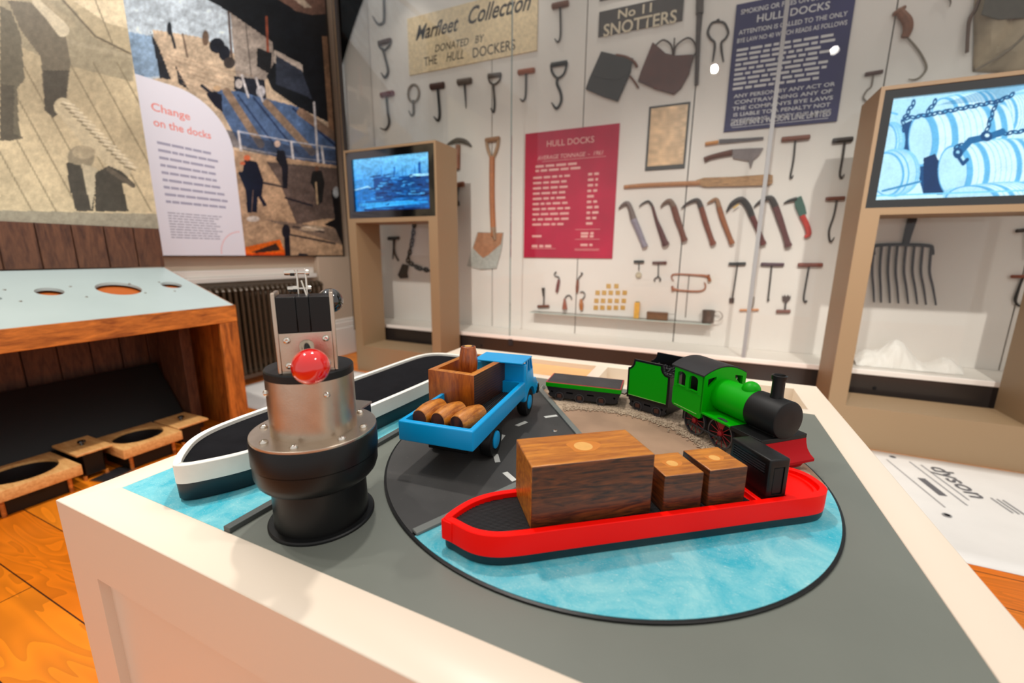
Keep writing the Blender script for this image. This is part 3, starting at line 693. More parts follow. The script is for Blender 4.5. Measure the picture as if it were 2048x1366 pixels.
def bogie(par, L, W, ws, z1, ends=.008):
    for s in (0, 1):
        y0, y1 = (0.004, .0075) if s == 0 else (W-.0075, W-.004)
        pts = [(ends-.004, z1), (L-ends+.004, z1), (L-ends+.004, z1-.007)]
        pts += [(L-ends+.001, z1-.009), (L-ends-.001, z1-.014), (L-ends+.002, z1-.019), (L-ends-.004, z1-.024), (L-ends-.012, z1-.026)]
        pts += [(ends+.012, z1-.026), (ends+.004, z1-.024), (ends-.002, z1-.019), (ends+.001, z1-.014), (ends-.001, z1-.009), (ends-.004, z1-.007)]
        o = MB().loft([[(x, y, z) for x, z in pts] for y in (y0, y1)]).build('side_frame', M_dark, par)
        cs = [MB().lathe_ax((x, y0-.004, z1-.011), (0, 1, 0), [(.0028, 0), (.0028, .012)], 16).build('c', M_dark, par) for x in (ends+.008, L-ends-.008)]
        mids = [(a+b_)/2 for a, b_ in zip(ws[:-1], ws[1:])]
        cs += [MB().box(x-.0085, x+.0085, y0-.002, y1+.002, z1-.0125, z1-.0085).build('c', M_dark, par) for x in mids]
        cut(o, cs)
    for x in ws:
        for y, s in ((.0085, -1), (W-.0085, 1)):
            MB().lathe_ax((x, y, .0122), (0, s, 0), [(.0118, 0), (.0118, .006), (.0100, .0062), (.0098, .003)], 28).build('wheel', M_rim, par)
            MB().box(x-.0055, x+.0055, min(y+s*.0035, y+s*.0068), max(y+s*.0035, y+s*.0068), .009, .0185).build('axle_box', M_rust, par, bevel=.0006)
    MB().box(ends, L-ends, .012, W-.012, .006, z1).build('underframe', M_blackp, par, bevel=.001)
td = empty('toy_tender', (-.1445, 1.0165, .7046), -.41, 'green panelled toy coal tender behind the steam engine', 'toy train')
TL, TWD = .108, .112
side = [(0, .030), (TL, .030), (TL, .104), (.9*TL, .106), (.855*TL, .1105), (.825*TL, .117), (.815*TL, .1275), (.14*TL, .1275), (.13*TL, .117), (.10*TL, .1105), (.055*TL, .106), (0, .104)]
for s in (0, 1):
    y0, y1 = (0, .005) if s == 0 else (TWD-.005, TWD)
    o = MB().loft([[(x, y, z) for x, z in side] for y in (y0, y1)]).build('side_panel', M_blackp, td, bevel=.0006)
    pn = inset(side, .0052); q = (-.0004, .0006) if s == 0 else (TWD-.0006, TWD+.0004)
    tag(MB().loft([[(x, y, z) for x, z in [(x, max(z, .037)) for x, z in pn]] for y in q]).build('green_panel', M_green, o, smooth=False), 'green painted panel')
    q2 = q[0]-.0005 if s == 0 else q[1]
    MB().box(.0055, TL-.0055, q2, q2+.0005, .0372, .0382).build('lining', M_linegold, o, smooth=False)
MB().box(.002, TL-.001, .004, TWD-.004, .032, .099).build('coal_box', M_blackp, td, bevel=.001)
b = MB(); r = random.Random(4)
for i in range(150): b.sph((r.uniform(.008, TL-.006), r.uniform(.012, TWD-.012), .099+r.uniform(0, .004)), r.uniform(.002, .004), 6, (1, .8, .7))
o = b.build('coal', M_dark, td, smooth=False); o['kind'] = 'stuff'
bogie(td, TL, TWD, (.030, .080), .031)
wg = empty('toy_flat_wagon', (-.3445, .9875, .7046), .085, 'low green flat wagon with black deck behind the blue truck', 'toy train')
WL, WW = .190, .088
MB().box(0, WL, 0, WW, .037, .0475).build('wagon_body', M_green, wg, bevel=.0006)
tag(MB().box(.0004, WL-.0004, .0004, WW-.0004, .0470, .0488).build('deck_rim', M_redrim, wg, bevel=.0004), 'dull red deck rim')
tag(MB().box(.0035, WL-.0035, .0035, WW-.0035, .0480, .0494).build('deck', pm('worn_deck', (52, 52, 54), .6, var=.25, vs=25), wg, smooth=False), 'worn black deck')
MB().box(.002, WL-.002, .003, WW-.003, .032, .0368).build('sole_bar', M_dark, wg, bevel=.0006)
bogie(wg, WL, WW, (.036, .088, .142), .034)
# couplings between vehicles
MB().tube([(WL-.004, WW/2, .026), (WL+.006, WW/2, .024), (WL+.012, WW/2-.001, .030)], .0018).build('coupling', M_rim, wg)
MB().tube([(TL-.002, TWD/2, .026), (TL+.012, TWD/2, .024)], .0018).build('coupling', M_rim, td)
# scrap of clear plastic
x, y, z = at(2, .704, 1080, 777)
b = MB(); r = random.Random(2)
V = [(x+(i/7-.5)*.03, y+(j/7-.5)*.024, .7045+abs(r.gauss(0, .006))*(1 if 0 < i < 7 and 0 < j < 7 else .05)) for i in range(8) for j in range(8)]
b.add(V, [(i*8+j, i*8+j+1, i*8+j+9, i*8+j+8) for i in range(7) for j in range(7)])
tag(b.build('plastic_scrap', M_clear), 'crumpled scrap of clear plastic by the truck bumper', 'plastic scrap')
# ---------------- desk console on the left ----------------
M_plank = wood('dark_planks', (62, 34, 22), (104, 66, 44), (14, 14, 2.5), 3, .6, 0, 1)
M_deskw = wood('orange_desk_timber', (128, 66, 18), (216, 132, 52), (12, 2, 12), 3, .45, .1, 1)
M_deskl = wood('orange_desk_timber_upright', (124, 66, 20), (200, 118, 46), (12, 12, 2), 3, .45, .1, 1)
M_top = pm('pale_blue_grey_top', (168, 184, 184), .35, var=.04, vs=3)
M_hole = pm('brown_inside', (176, 88, 24), .6)
M_blackb = pm('black_board', (22, 21, 20), .4, spec=.3)
M_lightw = wood('pale_timber', (206, 146, 82), (234, 184, 118), (3, 18, 18), 4, .5, .05, .6)
dk_ = empty('wooden_desk_console', (-2.8, .6, 0), 0, 'large timber desk console with sloping pale blue top with round holes', 'desk')
DY0, DY1, DXB, DXF = -.35, 1.57, -3.10, -2.47
ZF, ZBk = .772, .972
def slope(x): return ZF+(ZBk-ZF)*(DXF-x)/(DXF-DXB)
tp = MB().loft([[(x, y, z) for x, z in ((DXF+.002, ZF-.014), (DXB, ZBk-.014), (DXB, ZBk), (DXF+.002, ZF))] for y in (DY0+.01, DY1-.012)]).build('top_panel', M_top, dk_, smooth=False, world=True)
cs = []
def onslope(u, v):
    d = ray(u, v); k = (ZBk-ZF)/(DXF-DXB)  # z = ZF + k*(DXF-x)
    t = (ZF+k*(DXF-CAM.x)-CAM.z)/(d.z+k*d.x); return CAM+d*t
for u, v, hu in ((238, 577, 49), (99, 583, 33), (343, 570, 22), (-8, 597, 14)):
    p_ = onslope(u, v); q_ = onslope(u+hu, v); r_ = abs(q_.y-p_.y)*.97 if False else (q_-p_).length*.9
    cs.append(MB().lathe([(r_, -.2), (r_, .2)], 48, c=(p_.x+2.8, p_.y-.6)).build('c', M_top, dk_, off=(0, 0, p_.z)))
cut(tp, cs)
for y in (.80, 1.02, 1.26, 1.40):
    for x in (-2.72, -2.86): MB().lathe([(.006, 0), (.006, .003), (.003, .004)], 12, c=(x, y)).build('screw_head', M_chrome, dk_, off=None, world=True).location.z += slope(x)-0
tag(MB().loft([[(x, y, z) for x, z in ((DXF-.02, ZF-.038), (DXB+.02, ZBk-.038), (DXB+.02, ZBk-.030), (DXF-.02, ZF-.030))] for y in (DY0+.03, DY1-.03)]).build('under_panel', M_hole, dk_, smooth=False, world=True), 'brown panel seen through the holes')
MB().box(DXF-.022, DXF+.004, DY0, DY1, ZF-.096, ZF-.001).build('fascia', M_deskw, dk_, bevel=.002, world=True)
for y0 in (DY0, DY1-.10):
    MB().box(DXF-.022, DXF+.003, y0+.0005, y0+.0995, .0, ZF-.0965).build('front_post', M_deskl, dk_, bevel=.002, world=True)
for y0, y1 in ((DY0, DY0+.012), (DY1-.012, DY1)):
    MB().loft([[(x, y, z) for x, z in ((DXF-.022, 0), (DXB-.03, 0), (DXB-.03, ZBk+.004), (DXF-.022, ZF+.002))] for y in (y0, y1)]).build('side_panel', M_deskl, dk_, smooth=False, world=True)
def planks(x, y0, y1, z0, z1, n, par, name, w=.012):
    b = MB(); st = (y1-y0)/n
    for i in range(n): b.box(x, x+w, y0+i*st+.003, y0+(i+1)*st-.003, z0, z1)
    b.box(x-.004, x, y0, y1, z0, z1)
    return b.build(name, M_plank, par, bevel=.002, world=True)
planks(DXB-.02, DY0+.015, DY1-.03, .0, .885, 14, dk_, 'rear_planking')
MB().box(DXB+.10, DXB+.34, DY1-.16, DY1-.102, .0, .66).build('inner_leg_panel', M_plank, dk_, bevel=.002, world=True)
tag(MB().loft([[(x, y, z) for x, z in ((-2.80, .06), (-2.79, .06), (-3.03, .40), (-3.04, .40))] for y in (DY0+.02, DY1-.17)]).build('sloping_board', M_blackb, dk_, smooth=False, world=True), 'sloping glossy black board')
# tall picture panel standing behind the desk top
pp = empty('picture_panel', (-3.12, .6, .978), 0, 'tall upright panel on the desk with a sepia dock picture above dark planks', 'display panel')
planks(-3.114, DY0, DY1-.003, .978, 1.208, 14, pp, 'plank_border')
MB().box(-3.128, -3.118, DY0, DY1, .978, 3.4).build('backing', M_blackb, pp, smooth=False, world=True)
def draw_sepia(U, V):
    p = Paint(U, V, (196, 184, 152), 3)
    K = 1/2.627
    P = lambda *a: [(x*K, y*K) for x, y in a]
    p.noise(90, .12); p.poly(P((380, 0), (670, 0), (670, 150), (560, 120)), (222, 210, 178))
    p.poly(P((0, 0), (330, 0), (400, 60), (480, 190), (700, 300), (700, 430), (300, 330), (0, 200)), (150, 144, 122), .7)
    for i in range(9):
        x = -260+i*125; p.line(P((x, 330), (x+430, 1110)), 2.6, (120, 112, 90), .75)
    p.line(P((330, 0), (500, 190), (700, 290)), 4, (110, 102, 84)); p.line(P((500, 0), (600, 250)), 2, (120, 112, 92))
    p.line(P((330, 210), (700, 300)), 8, (168, 160, 136))
    p.poly(P((0, 30), (60, 60), (110, 190), (130, 420), (90, 460), (100, 680), (120, 730), (0, 740)), (112, 108, 92))
    p.poly(P((0, 440), (75, 450), (70, 700), (110, 720), (60, 740), (0, 735)), (92, 88, 76))
    p.poly(P((40, 0), (200, 20), (330, 120), (370, 330), (350, 520), (300, 600), (250, 590), (225, 480), (215, 300), (110, 160)), (118, 112, 96))
    p.poly(P((225, 370), (360, 370), (345, 560), (280, 620), (235, 580)), (84, 80, 70))
    p.line(P((200, 0), (270, 80), (330, 160)), 26, (206, 198, 172)); p.line(P((230, 0), (380, 130)), 12, (170, 160, 134))
    p.line(P((330, 560), (400, 640), (470, 730), (560, 800), (650, 880)), 36, (200, 190, 160))
    for i in range(16):
        x, y = 320+i*22, 545+i*22; p.line(P((x, y), (x+60, y+20)), 2.5, (120, 112, 92)); p.line(P((x+10, y-10), (x+70, y+6)), 2.5, (226, 218, 192))
    p.ell(425*K, 830*K, 70*K, 65*K, (150, 142, 120)); p.ell(440*K, 800*K, 60*K, 35*K, (172, 162, 136))
    p.poly(P((350, 850), (420, 870), (500, 1000), (490, 1110), (400, 1108), (360, 960)), (74, 72, 64))
    p.poly(P((430, 860), (500, 880), (560, 960), (500, 1000), (480, 1100), (450, 980)), (188, 180, 154))
    p.poly(P((500, 910), (570, 870), (640, 900), (710, 970), (640, 960), (675, 1110), (500, 1112)), (74, 72, 64))
    p.line(P((570, 890), (700, 975)), 9, (100, 94, 82))
    p.poly(P((-10, 1105), (840, 1125), (860, 1215), (-10, 1180)), (152, 148, 130))
    p.noise(7, .07); p.noise(2.2, .06); return p
print_grid('sepia_picture', (-3.1135, DY0+.4, 1.209), (0, DY1-DY0-.4, 0), (0, 0, 1.8), 320, 360, draw_sepia, M_print, pp)
# pale boxes with round openings and lids below the desk
def speaker_box(y0, y1, xf, xb, z0, z1, label):
    e = empty('floor_speaker_box', ((xf+xb)/2, (y0+y1)/2, 0), 0, label, 'box', 'pale timber boxes on the floor below the desk')
    o = MB().box(xb, xf, y0, y1, z0, z1).build('box_frame', M_lightw, e, bevel=.004, world=True)
    r_ = min((y1-y0), (xf-xb))*.40
    c = MB().lathe([(r_, -.5), (r_, .5)], 48).build('c', M_blackb, e); cut(o, [c])
    tag(MB().lathe([(r_+.004, z0-.028), (r_+.004, z1-.012), (r_-.004, z1-.012), (r_*.6, z0), (.02, z0-.01)], 40).build('round_opening', M_blackm, e), 'black cone inside the opening')
    for sx in (-1, 1):
        for sy in (-1, 1): MB().cyl(((xf-xb)/2*.8*sx, (y1-y0)/2*.72*sy, 0), ((xf-xb)/2*.8*sx, (y1-y0)/2*.72*sy, z0+.004), .008, .008, 12).build('foot', M_deskw, e)
    MB().box(xb+.03, xf-.035, y0+.03, y1-.03, .0, z0).build('underside', M_blackb, e, bevel=.004, world=True)  # black block stands in for the shadow in the gap below the box
speaker_box(.52, .805, -2.49, -2.79, .075, .125, 'pale timber floor box with round black opening, nearest the left edge')
speaker_box(.955, 1.215, -2.49, -2.78, .075, .125, 'pale timber floor box with round black opening, farther along below the desk')
def lid(y0, y1, xf, xb, z, label):
    e = empty('lidded_box', ((xf+xb)/2, (y0+y1)/2, 0), 0, label, 'lid')
    MB().box(xb, xf, y0, y1, z, z+.012).build('lid_board', M_lightw, e, bevel=.003, world=True)
    MB().lathe([(.008, z+.0115), (.006, z+.022), (.016, z+.026), (.014, z+.033), (.002, z+.035)], 20).build('knob', M_blackball, e)
    MB().box(xb+.02, xf-.03, y0+.03, y1-.03, .02, z-.0005).build('lower_box', M_blackb, e, bevel=.004, world=True)
    for sy in (-1, 1): MB().cyl(((xf-xb)/2*.7, (y1-y0)/2*.6*sy, 0), ((xf-xb)/2*.7, (y1-y0)/2*.6*sy, .0205), .008).build('foot', M_deskw, e)
lid(.815, .95, -2.56, -2.80, .135, 'square pale wooden lid with black knob between the two round boxes')
lid(1.225, 1.385, -2.55, -2.78, .112, 'square pale wooden lid with black knob beside the desk leg')
x, y, z = at(2, 0, 228, 950)
v_ = empty('floor_socket', (x, y, 0), .25, 'small grey metal floor plate on the boards by the table corner', 'floor plate')
MB().box(-.05, .05, -.07, .07, 0, .006).build('plate', M_steel, v_, bevel=.001); MB().box(-.035, .035, -.055, .055, .0055, .0075).build('inlay', M_dark, v_, bevel=.0005)

# ---------------- radiator ----------------
M_rad = pm('bronze_radiator', (66, 52, 36), .35, metal=.3)
rd = empty('column_radiator', (-3.34, 2.45, 0), 0, 'dark bronze column radiator below the colour mural', 'radiator')
y = 1.70; k = 0
while y < 2.97:
    b = MB()
    for x_ in (-3.30, -3.36, -3.42):
        b.tube([(x_, y, .115), (x_, y, .775)], .014, 8)
    b.tube([(-3.425, y, .12), (-3.40, y, .10), (-3.32, y, .10), (-3.295, y, .12)], .017, 8, 2).tube([(-3.425, y, .765), (-3.40, y, .79), (-3.32, y, .79), (-3.295, y, .765)], .019, 8, 3)
    b.cyl((-3.36, y-.0225, .77), (-3.36, y+.0225, .77), .018, seg=10).cyl((-3.36, y-.0225, .12), (-3.36, y+.0225, .12), .018, seg=10)
    b.build('radiator_column', M_rad, rd, world=True); y += .0455; k += 1
for y in (1.75, 2.9): MB().box(-3.40, -3.32, y-.012, y+.012, 0, .1).build('foot', M_rad, rd, bevel=.003, world=True)

# ---------------- colour mural on left wall ----------------
XM = -3.44
mu = empty('dock_mural', (-3.47, 2.0, 1.04), 0, 'large colour mural of dock workers and a quay on the left wall', 'mural')
MB().box(-3.4995, -3.443, .9, 3.39, 1.035, 3.9).build('panel', M_trim, mu, bevel=.003, world=True)
def draw_mural(U, V):
    p = Paint(U, V, (196, 212, 224), 9); K = 1/2.627
    P = lambda *a: [(x*K, y*K) for x, y in a]
    p.poly(P((600, 150), (840, 200), (840, 400), (600, 420)), (150, 180, 210)); p.noise(40, .06)
    p.poly(P((800, 155), (1050, 195), (1200, 270), (1450, 350), (1810, 520), (1810, 1400), (600, 1400), (600, 430), (850, 410)), (206, 186, 160))
    p.poly(P((790, 165), (840, 260), (900, 420), (840, 410), (820, 300)), (40, 44, 52))
    p.poly(P((920, 340), (990, 470), (940, 440)), (44, 46, 52))
    p.poly(P((1150, 0), (1210, 70), (1240, 400), (1360, 450), (1440, 380), (1440, 200), (1260, 60)), (170, 160, 150))
    p.poly(P((1060, -20), (1850, -20), (1830, 640), (1720, 640), (1560, 560), (1430, 470), (1400, 400), (1440, 330), (1430, 220), (1200, 60)), (26, 30, 36))
    p.poly(P((1435, -20), (1740, -20), (1740, 70), (1640, 78), (1560, 60)), (120, 92, 80)); p.poly(P((1520, -20), (1580, -20), (1640, 40), (1600, 40)), (196, 180, 160))
    p.poly(P((1690, 190), (1740, 190), (1780, 700), (1730, 700)), (150, 118, 92)); p.line(P((1750, 60), (1800, 900)), 5, (60, 46, 42))
    p.poly(P((1440, 260), (1590, 340), (1590, 400), (1440, 330)), (206, 196, 184)); p.poly(P((1450, 290), (1585, 370), (1640, 520), (1450, 440)), (58, 66, 82))
    p.line(P((1400, 90), (1410, 330)), 5, (160, 84, 60)); p.line(P((1200, 60), (1220, 330)), 4, (92, 74, 66)); p.line(P((1290, 120), (1320, 400)), 1.5, (60, 56, 56))
    p.poly(P((1350, 250), (1430, 280), (1420, 390), (1350, 350)), (34, 36, 40)); p.ell(1140*K, 240*K, 40*K, 40*K, (32, 36, 46)); p.ell(1180*K, 280*K, 30*K, 40*K, (30, 34, 44)); p.ell(1205*K, 330*K, 30*K, 30*K, (66, 60, 58))
    p.ell(1080*K, 200*K, 18*K, 40*K, (120, 100, 84)); p.ell(890*K, 150*K, 13*K, 34*K, (30, 36, 44)); p.line(P((895, 160), (920, 250)), 5, (34, 38, 46)); p.line(P((960, 180), (985, 300)), 4, (120, 104, 90))
    for i in range(7): p.line(P((840+i*20, 280+i*26), (1330, 400+i*30)), 1.2, (176, 152, 128))
    p.poly(P((1230, 400), (1390, 420), (1400, 520), (1300, 520), (1230, 470)), (34, 38, 50)); p.ell(1255*K, 440*K, 20*K, 25*K, (210, 204, 200)); p.ell(1370*K, 480*K, 24*K, 30*K, (190, 190, 196))
    # stacked blue girders
    p.poly(P((1120, 470), (1250, 480), (1560, 560), (1830, 790), (1830, 890), (1560, 860), (1260, 760), (1150, 560)), (84, 110, 150))
    for a in ((1190, 480, 1370, 760), (1400, 540, 1640, 800), (1250, 500, 1470, 800)):
        p.line(P((a[0], a[1]), (a[2], a[3])), 15 if a[0] != 1250 else 3, (150, 128, 108) if a[0] != 1250 else (40, 56, 92))
    p.line(P((1330, 510), (1560, 800)), 3, (36, 52, 90)); p.line(P((1540, 570), (1790, 790)), 4, (36, 52, 90)); p.line(P((1580, 590), (1830, 770)), 16, (140, 116, 98))
    p.poly(P((1180, 680), (1500, 760), (1840, 800), (1840, 880), (1500, 850), (1220, 770)), (52, 62, 84), .55)
    p.line(P((1250, 690), (1540, 745), (1840, 790)), 2.4, (196, 200, 210)); p.line(P((1240, 770), (1560, 830), (1840, 860)), 1.6, (170, 170, 178))
    for a in ((1270, 395, 1305, 510), (1345, 410, 1380, 530), (1252, 690, 1268, 800), (1530, 745, 1545, 880), (1690, 770, 1705, 890), (1650, 540, 1672, 870)): p.line(P(a[:2], a[2:]), 4.6, (206, 204, 206))
    # ground
    p.poly(P((1230, 790), (1840, 880), (1840, 1400), (1270, 1400)), (186, 156, 126)); p.poly(P((1400, 850), (1840, 890), (1840, 1150), (1700, 1150), (1560, 1180), (1470, 960)), (98, 84, 78)); p.noise(26, .10, 1, 2)
    p.poly(P((1380, 1150), (1840, 1210), (1840, 1300), (1560, 1210)), (110, 96, 88), .7); p.line(P((1380, 960), (1480, 980)), 4, (44, 42, 50)); p.line(P((1500, 1040), (1640, 1080)), 4, (40, 38, 46)); p.line(P((1510, 1230), (1760, 1280)), 3.5, (50, 46, 50)); p.line(P((1540, 1190), (1700, 1220)), 3, (60, 54, 56))
    # workers
    p.poly(P((1285, 840), (1350, 850), (1385, 950), (1375, 1030), (1405, 1080), (1385, 1085), (1355, 1030), (1350, 1115), (1300, 1118), (1290, 1000), (1250, 905), (1275, 900)), (22, 24, 42)); p.ell(1298*K, 830*K, 17*K, 16*K, (232, 120, 76)); p.ell(1275*K, 858*K, 14*K, 9*K, (226, 120, 80)); p.line(P((1330, 1000), (1322, 1115)), 1.5, (150, 120, 100))
    p.poly(P((1455, 790), (1495, 790), (1515, 880), (1510, 990), (1485, 990), (1480, 880), (1450, 840)), (26, 26, 36)); p.ell(1457*K, 755*K, 16*K, 18*K, (222, 196, 180))
    p.poly(P((1640, 900), (1690, 895), (1705, 960), (1695, 1060), (1670, 1080), (1655, 1000), (1630, 960)), (34, 34, 34)); p.line(P((1660, 960), (1668, 1070)), 4, (176, 152, 120)); p.ell(1665*K, 885*K, 11*K, 14*K, (120, 84, 66))
    p.poly(P((1130, 480), (1165, 500), (1170, 590), (1130, 560), (1080, 490)), (28, 30, 44)); p.ell(1140*K, 465*K, 20*K, 16*K, (206, 176, 140)); p.line(P((1060, 450), (1110, 490)), 6, (32, 36, 50))
    p.poly(P((1740, 1000), (1790, 1000), (1800, 1290), (1760, 1200), (1700, 1180), (1760, 1150)), (22, 22, 26)); p.ell(1765*K, 1010*K, 16*K, 30*K, (170, 178, 182))
    p.ell(1330*K, 1150*K, 34*K, 15*K, (224, 216, 206)); p.ell(1640*K, 1200*K, 60*K, 14*K, (196, 176, 150)); p.line(P((1600, 1190), (1700, 1210)), 2, (236, 220, 200))
    p.poly(P((1280, 1300), (1470, 1258), (1510, 1350), (1280, 1352)), (240, 112, 30)); p.poly(P((1320, 1325), (1450, 1278), (1475, 1315), (1350, 1330)), (60, 40, 34)); p.poly(P((1290, 1330), (1490, 1325), (1505, 1350), (1290, 1352)), (236, 84, 20))
    p.line(P((1505, 1200), (1512, 1350)), 11, (26, 26, 36)); p.ell(1503*K, 1215*K, 22*K, 36*K, (34, 34, 44)); p.line(P((1575, 1338), (1610, 1342)), 6, (30, 32, 46))
    p.noise(12, .10, 1, 1.5); p.noise(5, .10); p.noise(2.5, .10); return p
print_grid('mural_print', (-3.4425, 1.5, 1.045), (0, 1.865, 0), (0, 0, 2.84), 330, 420, draw_mural, M_print, mu)
# white text board with rounded shoulder
wt = empty('text_board', (-3.44, 2.0, 1.04), 0, 'white rounded information board with pink heading on the mural', 'sign')
y0, y1, zb_, zt_ = 1.40, 2.322, 1.043, 2.185
pts = [(y0, zb_), (y1, zb_), (y1, 1.86)]
pts += [(y1-.36+.36*math.cos(R(a)), 1.825+.36*math.sin(R(a))) for a in range(4, 91, 6)] + [(y0, zt_)]
MB().loft([[(x, y, z) for y, z in pts] for x in (-3.441, -3.437)]).build('board', pm('white_board', (240, 242, 255), .5), wt, smooth=False, world=True)
M_pink = pm('pink_ink', (244, 148, 140), .6); M_ink = pm('grey_ink', (172, 174, 198), .6); M_ink2 = pm('pale_grey_ink', (176, 178, 196), .6)
RL = (R(90), 0, R(90))
for s_, z_, wd in (('Change', 2.01, .235), ('on the docks', 1.915, .365)):
    text(s_, 'lettering', (-3.4365, 1.795, z_), .052, M_pink, wt, RL, 'LEFT', wide=wd, bold=.012)
def lines(par, ax, base, u0, zs, wd, h, m, seed, name='printed_lines', gap=.016, flip=1, wmin=.03, wmax=.09):
    """body copy too small to read: rows of word shapes"""
    r = random.Random(seed); b = MB()
    for z_ in zs:
        u = u0; end = u0+wd*r.uniform(.82, 1)
        while u < end-.02:
            L_ = min(r.uniform(wmin, wmax), end-u)
            if ax == 'L': b.box(base, base+.0006, u, u+L_, z_-h/2, z_+h/2)
            else: b.box(u, u+L_, base-.0006, base, z_-h/2, z_+h/2)
            u += L_+gap
    return b.build(name, m, par, smooth=False, world=True)
lines(wt, 'L', -3.437, 1.80, [1.79-.0475*i for i in range(9)], .44, .017, M_ink, 1, gap=.007)
lines(wt, 'L', -3.437, 1.80, [1.335-.0185*i for i in range(10)], .37, .008, M_ink2, 2, gap=.007, wmin=.02, wmax=.05)
b = MB()
for a in range(95, 215, 6):
    t = R(a); c = (2.30, 1.06)
    b.box(-3.437, -3.4362, c[0]+.17*math.cos(t)-.004, c[0]+.17*math.cos(t)+.004, c[1]+.17*math.sin(t)-.004, c[1]+.17*math.sin(t)+.004) if c[1]+.17*math.sin(t) > 1.05 else None
b.build('dotted_arc', M_pink, wt, smooth=False, world=True)

# ---------------- showcase ----------------
YG, YB = 3.24, 3.58
sc_ = empty('glass_showcase', (.4, 3.4, 0), 0, 'long glass fronted showcase on dark base filling the back wall', 'showcase')
CX0, CX1 = -3.16, 3.6
tag(MB().box(CX0, CX1, YG+.004, YB+.12, 0, .352).build('base_cabinet', M_basedark, sc_, smooth=False, world=True), 'glossy dark base')
tag(MB().box(CX0, CX1, YG-.004, YB+.12, .352, .385).build('ledge', M_white, sc_, bevel=.003, world=True), 'white ledge')
js = [CX0+.03, -1.81, -.99, -.171, .92, 1.75, 2.6, CX1]
for a, c in zip(js[:-1], js[1:]): MB().box(a+.004, c-.004, YB, YB+.02, .386, 3.9).build('back_panel', M_board, sc_, smooth=False, world=True)
MB().box(CX0+.03, CX1, YB+.021, YB+.03, .386, 3.9).build('dark_backing', M_blackm, sc_, smooth=False, world=True)
MB().box(CX0, CX0+.028, YG+.02, YB+.12, .386, 3.9).build('end_panel', M_board, sc_, smooth=False, world=True)
MB().box(CX0-.045, CX0-.001, YG-.03, YG+.02, .30, 3.9).build('end_trim', M_trim, sc_, bevel=.003, world=True)
MB().box(CX0-.027, CX0-.019, YG-.034, YG-.0295, .42, 3.9).build('trim_groove', M_kiosk, sc_, smooth=False, world=True)
for a, c in ((CX0+.002, -1.474), (-1.466, .296), (.320, 2.1), (2.108, CX1)):
    MB().box(a, c, YG, YG+.009, .386, 3.85).build('glass_pane', M_glass, sc_, smooth=False, world=True)
M_edge = pm('glass_edge', (96, 122, 122), .2)
MB().box(-1.4735, -1.4665, YG-.0006, YG+.0098, .386, 3.85).build('glass_joint', M_edge, sc_, smooth=False, world=True)
tag(MB().box(.2965, .3195, YG-.001, YG+.011, .386, 3.85).build('door_seal', pm('silver_seal', (150, 154, 156), .45, metal=0), sc_, smooth=False, world=True), 'silver door seal')
for z_ in (.43,): MB().box(-1.48, -1.44, YG-.004, YG+.003, .30, .36).build('hinge', M_dark, sc_, bevel=.001, world=True)
for x_ in (-1.75, .55, 1.05): MB().lathe_ax((x_, YG+.004, .27), (0, -1, 0), [(.011, 0), (.009, .004), (.002, .004)], 16).build('lock', M_blackm, sc_, world=True)

# ---------------- kiosks ----------------
def kiosk(x0, x1, z_mid, label, draw, bz):
    e = empty('screen_kiosk', ((x0+x1)/2, 3.02, 0), 0, label, 'screen stand'); y0, y1, H_ = 2.87, 3.17, 1.91; j = .085
    b = MB().box(x0, x1, y0, y1, 0, .243)
    b.box(x0, x0+j, y0, y1, .243, z_mid).box(x1-j, x1, y0, y1, .243, z_mid)
    b.box(x0, x1, y0, y1, z_mid, z_mid+.035)
    b.box(x0, x1, y0, y1, H_-.018, H_).box(x0, x0+.018, y0, y1, z_mid+.035, H_-.018).box(x1-.018, x1, y0, y1, z_mid+.035, H_-.018)
    b.box(x0+.018, x1-.018, y1-.02, y1, z_mid+.035, H_-.018)
    b.build('frame', M_kiosk, e, smooth=False, world=True)
    m = .0185; o = MB(); X0_, X1_, Z0_, Z1_ = x0+m, x1-m, z_mid+.0355, H_-m
    o.box(X0_, X1_, y0+.03, y0+.05, Z0_, Z1_)
    o.box(X0_, X0_+bz, y0+.006, y0+.0298, Z0_, Z1_).box(X1_-bz, X1_, y0+.006, y0+.0298, Z0_, Z1_).box(X0_+bz, X1_-bz, y0+.006, y0+.0298, Z0_, Z0_+bz).box(X0_+bz, X1_-bz, y0+.006, y0+.0298, Z1_-bz, Z1_)
    o.build('bezel', M_blackball, e, smooth=False, world=True)
    print_grid('screen', (X0_+bz, y0+.0285, Z0_+bz), (X1_-X0_-2*bz, 0, 0), (0, 0, Z1_-Z0_-2*bz), 300, 190, draw, M_screen, e)
    return e
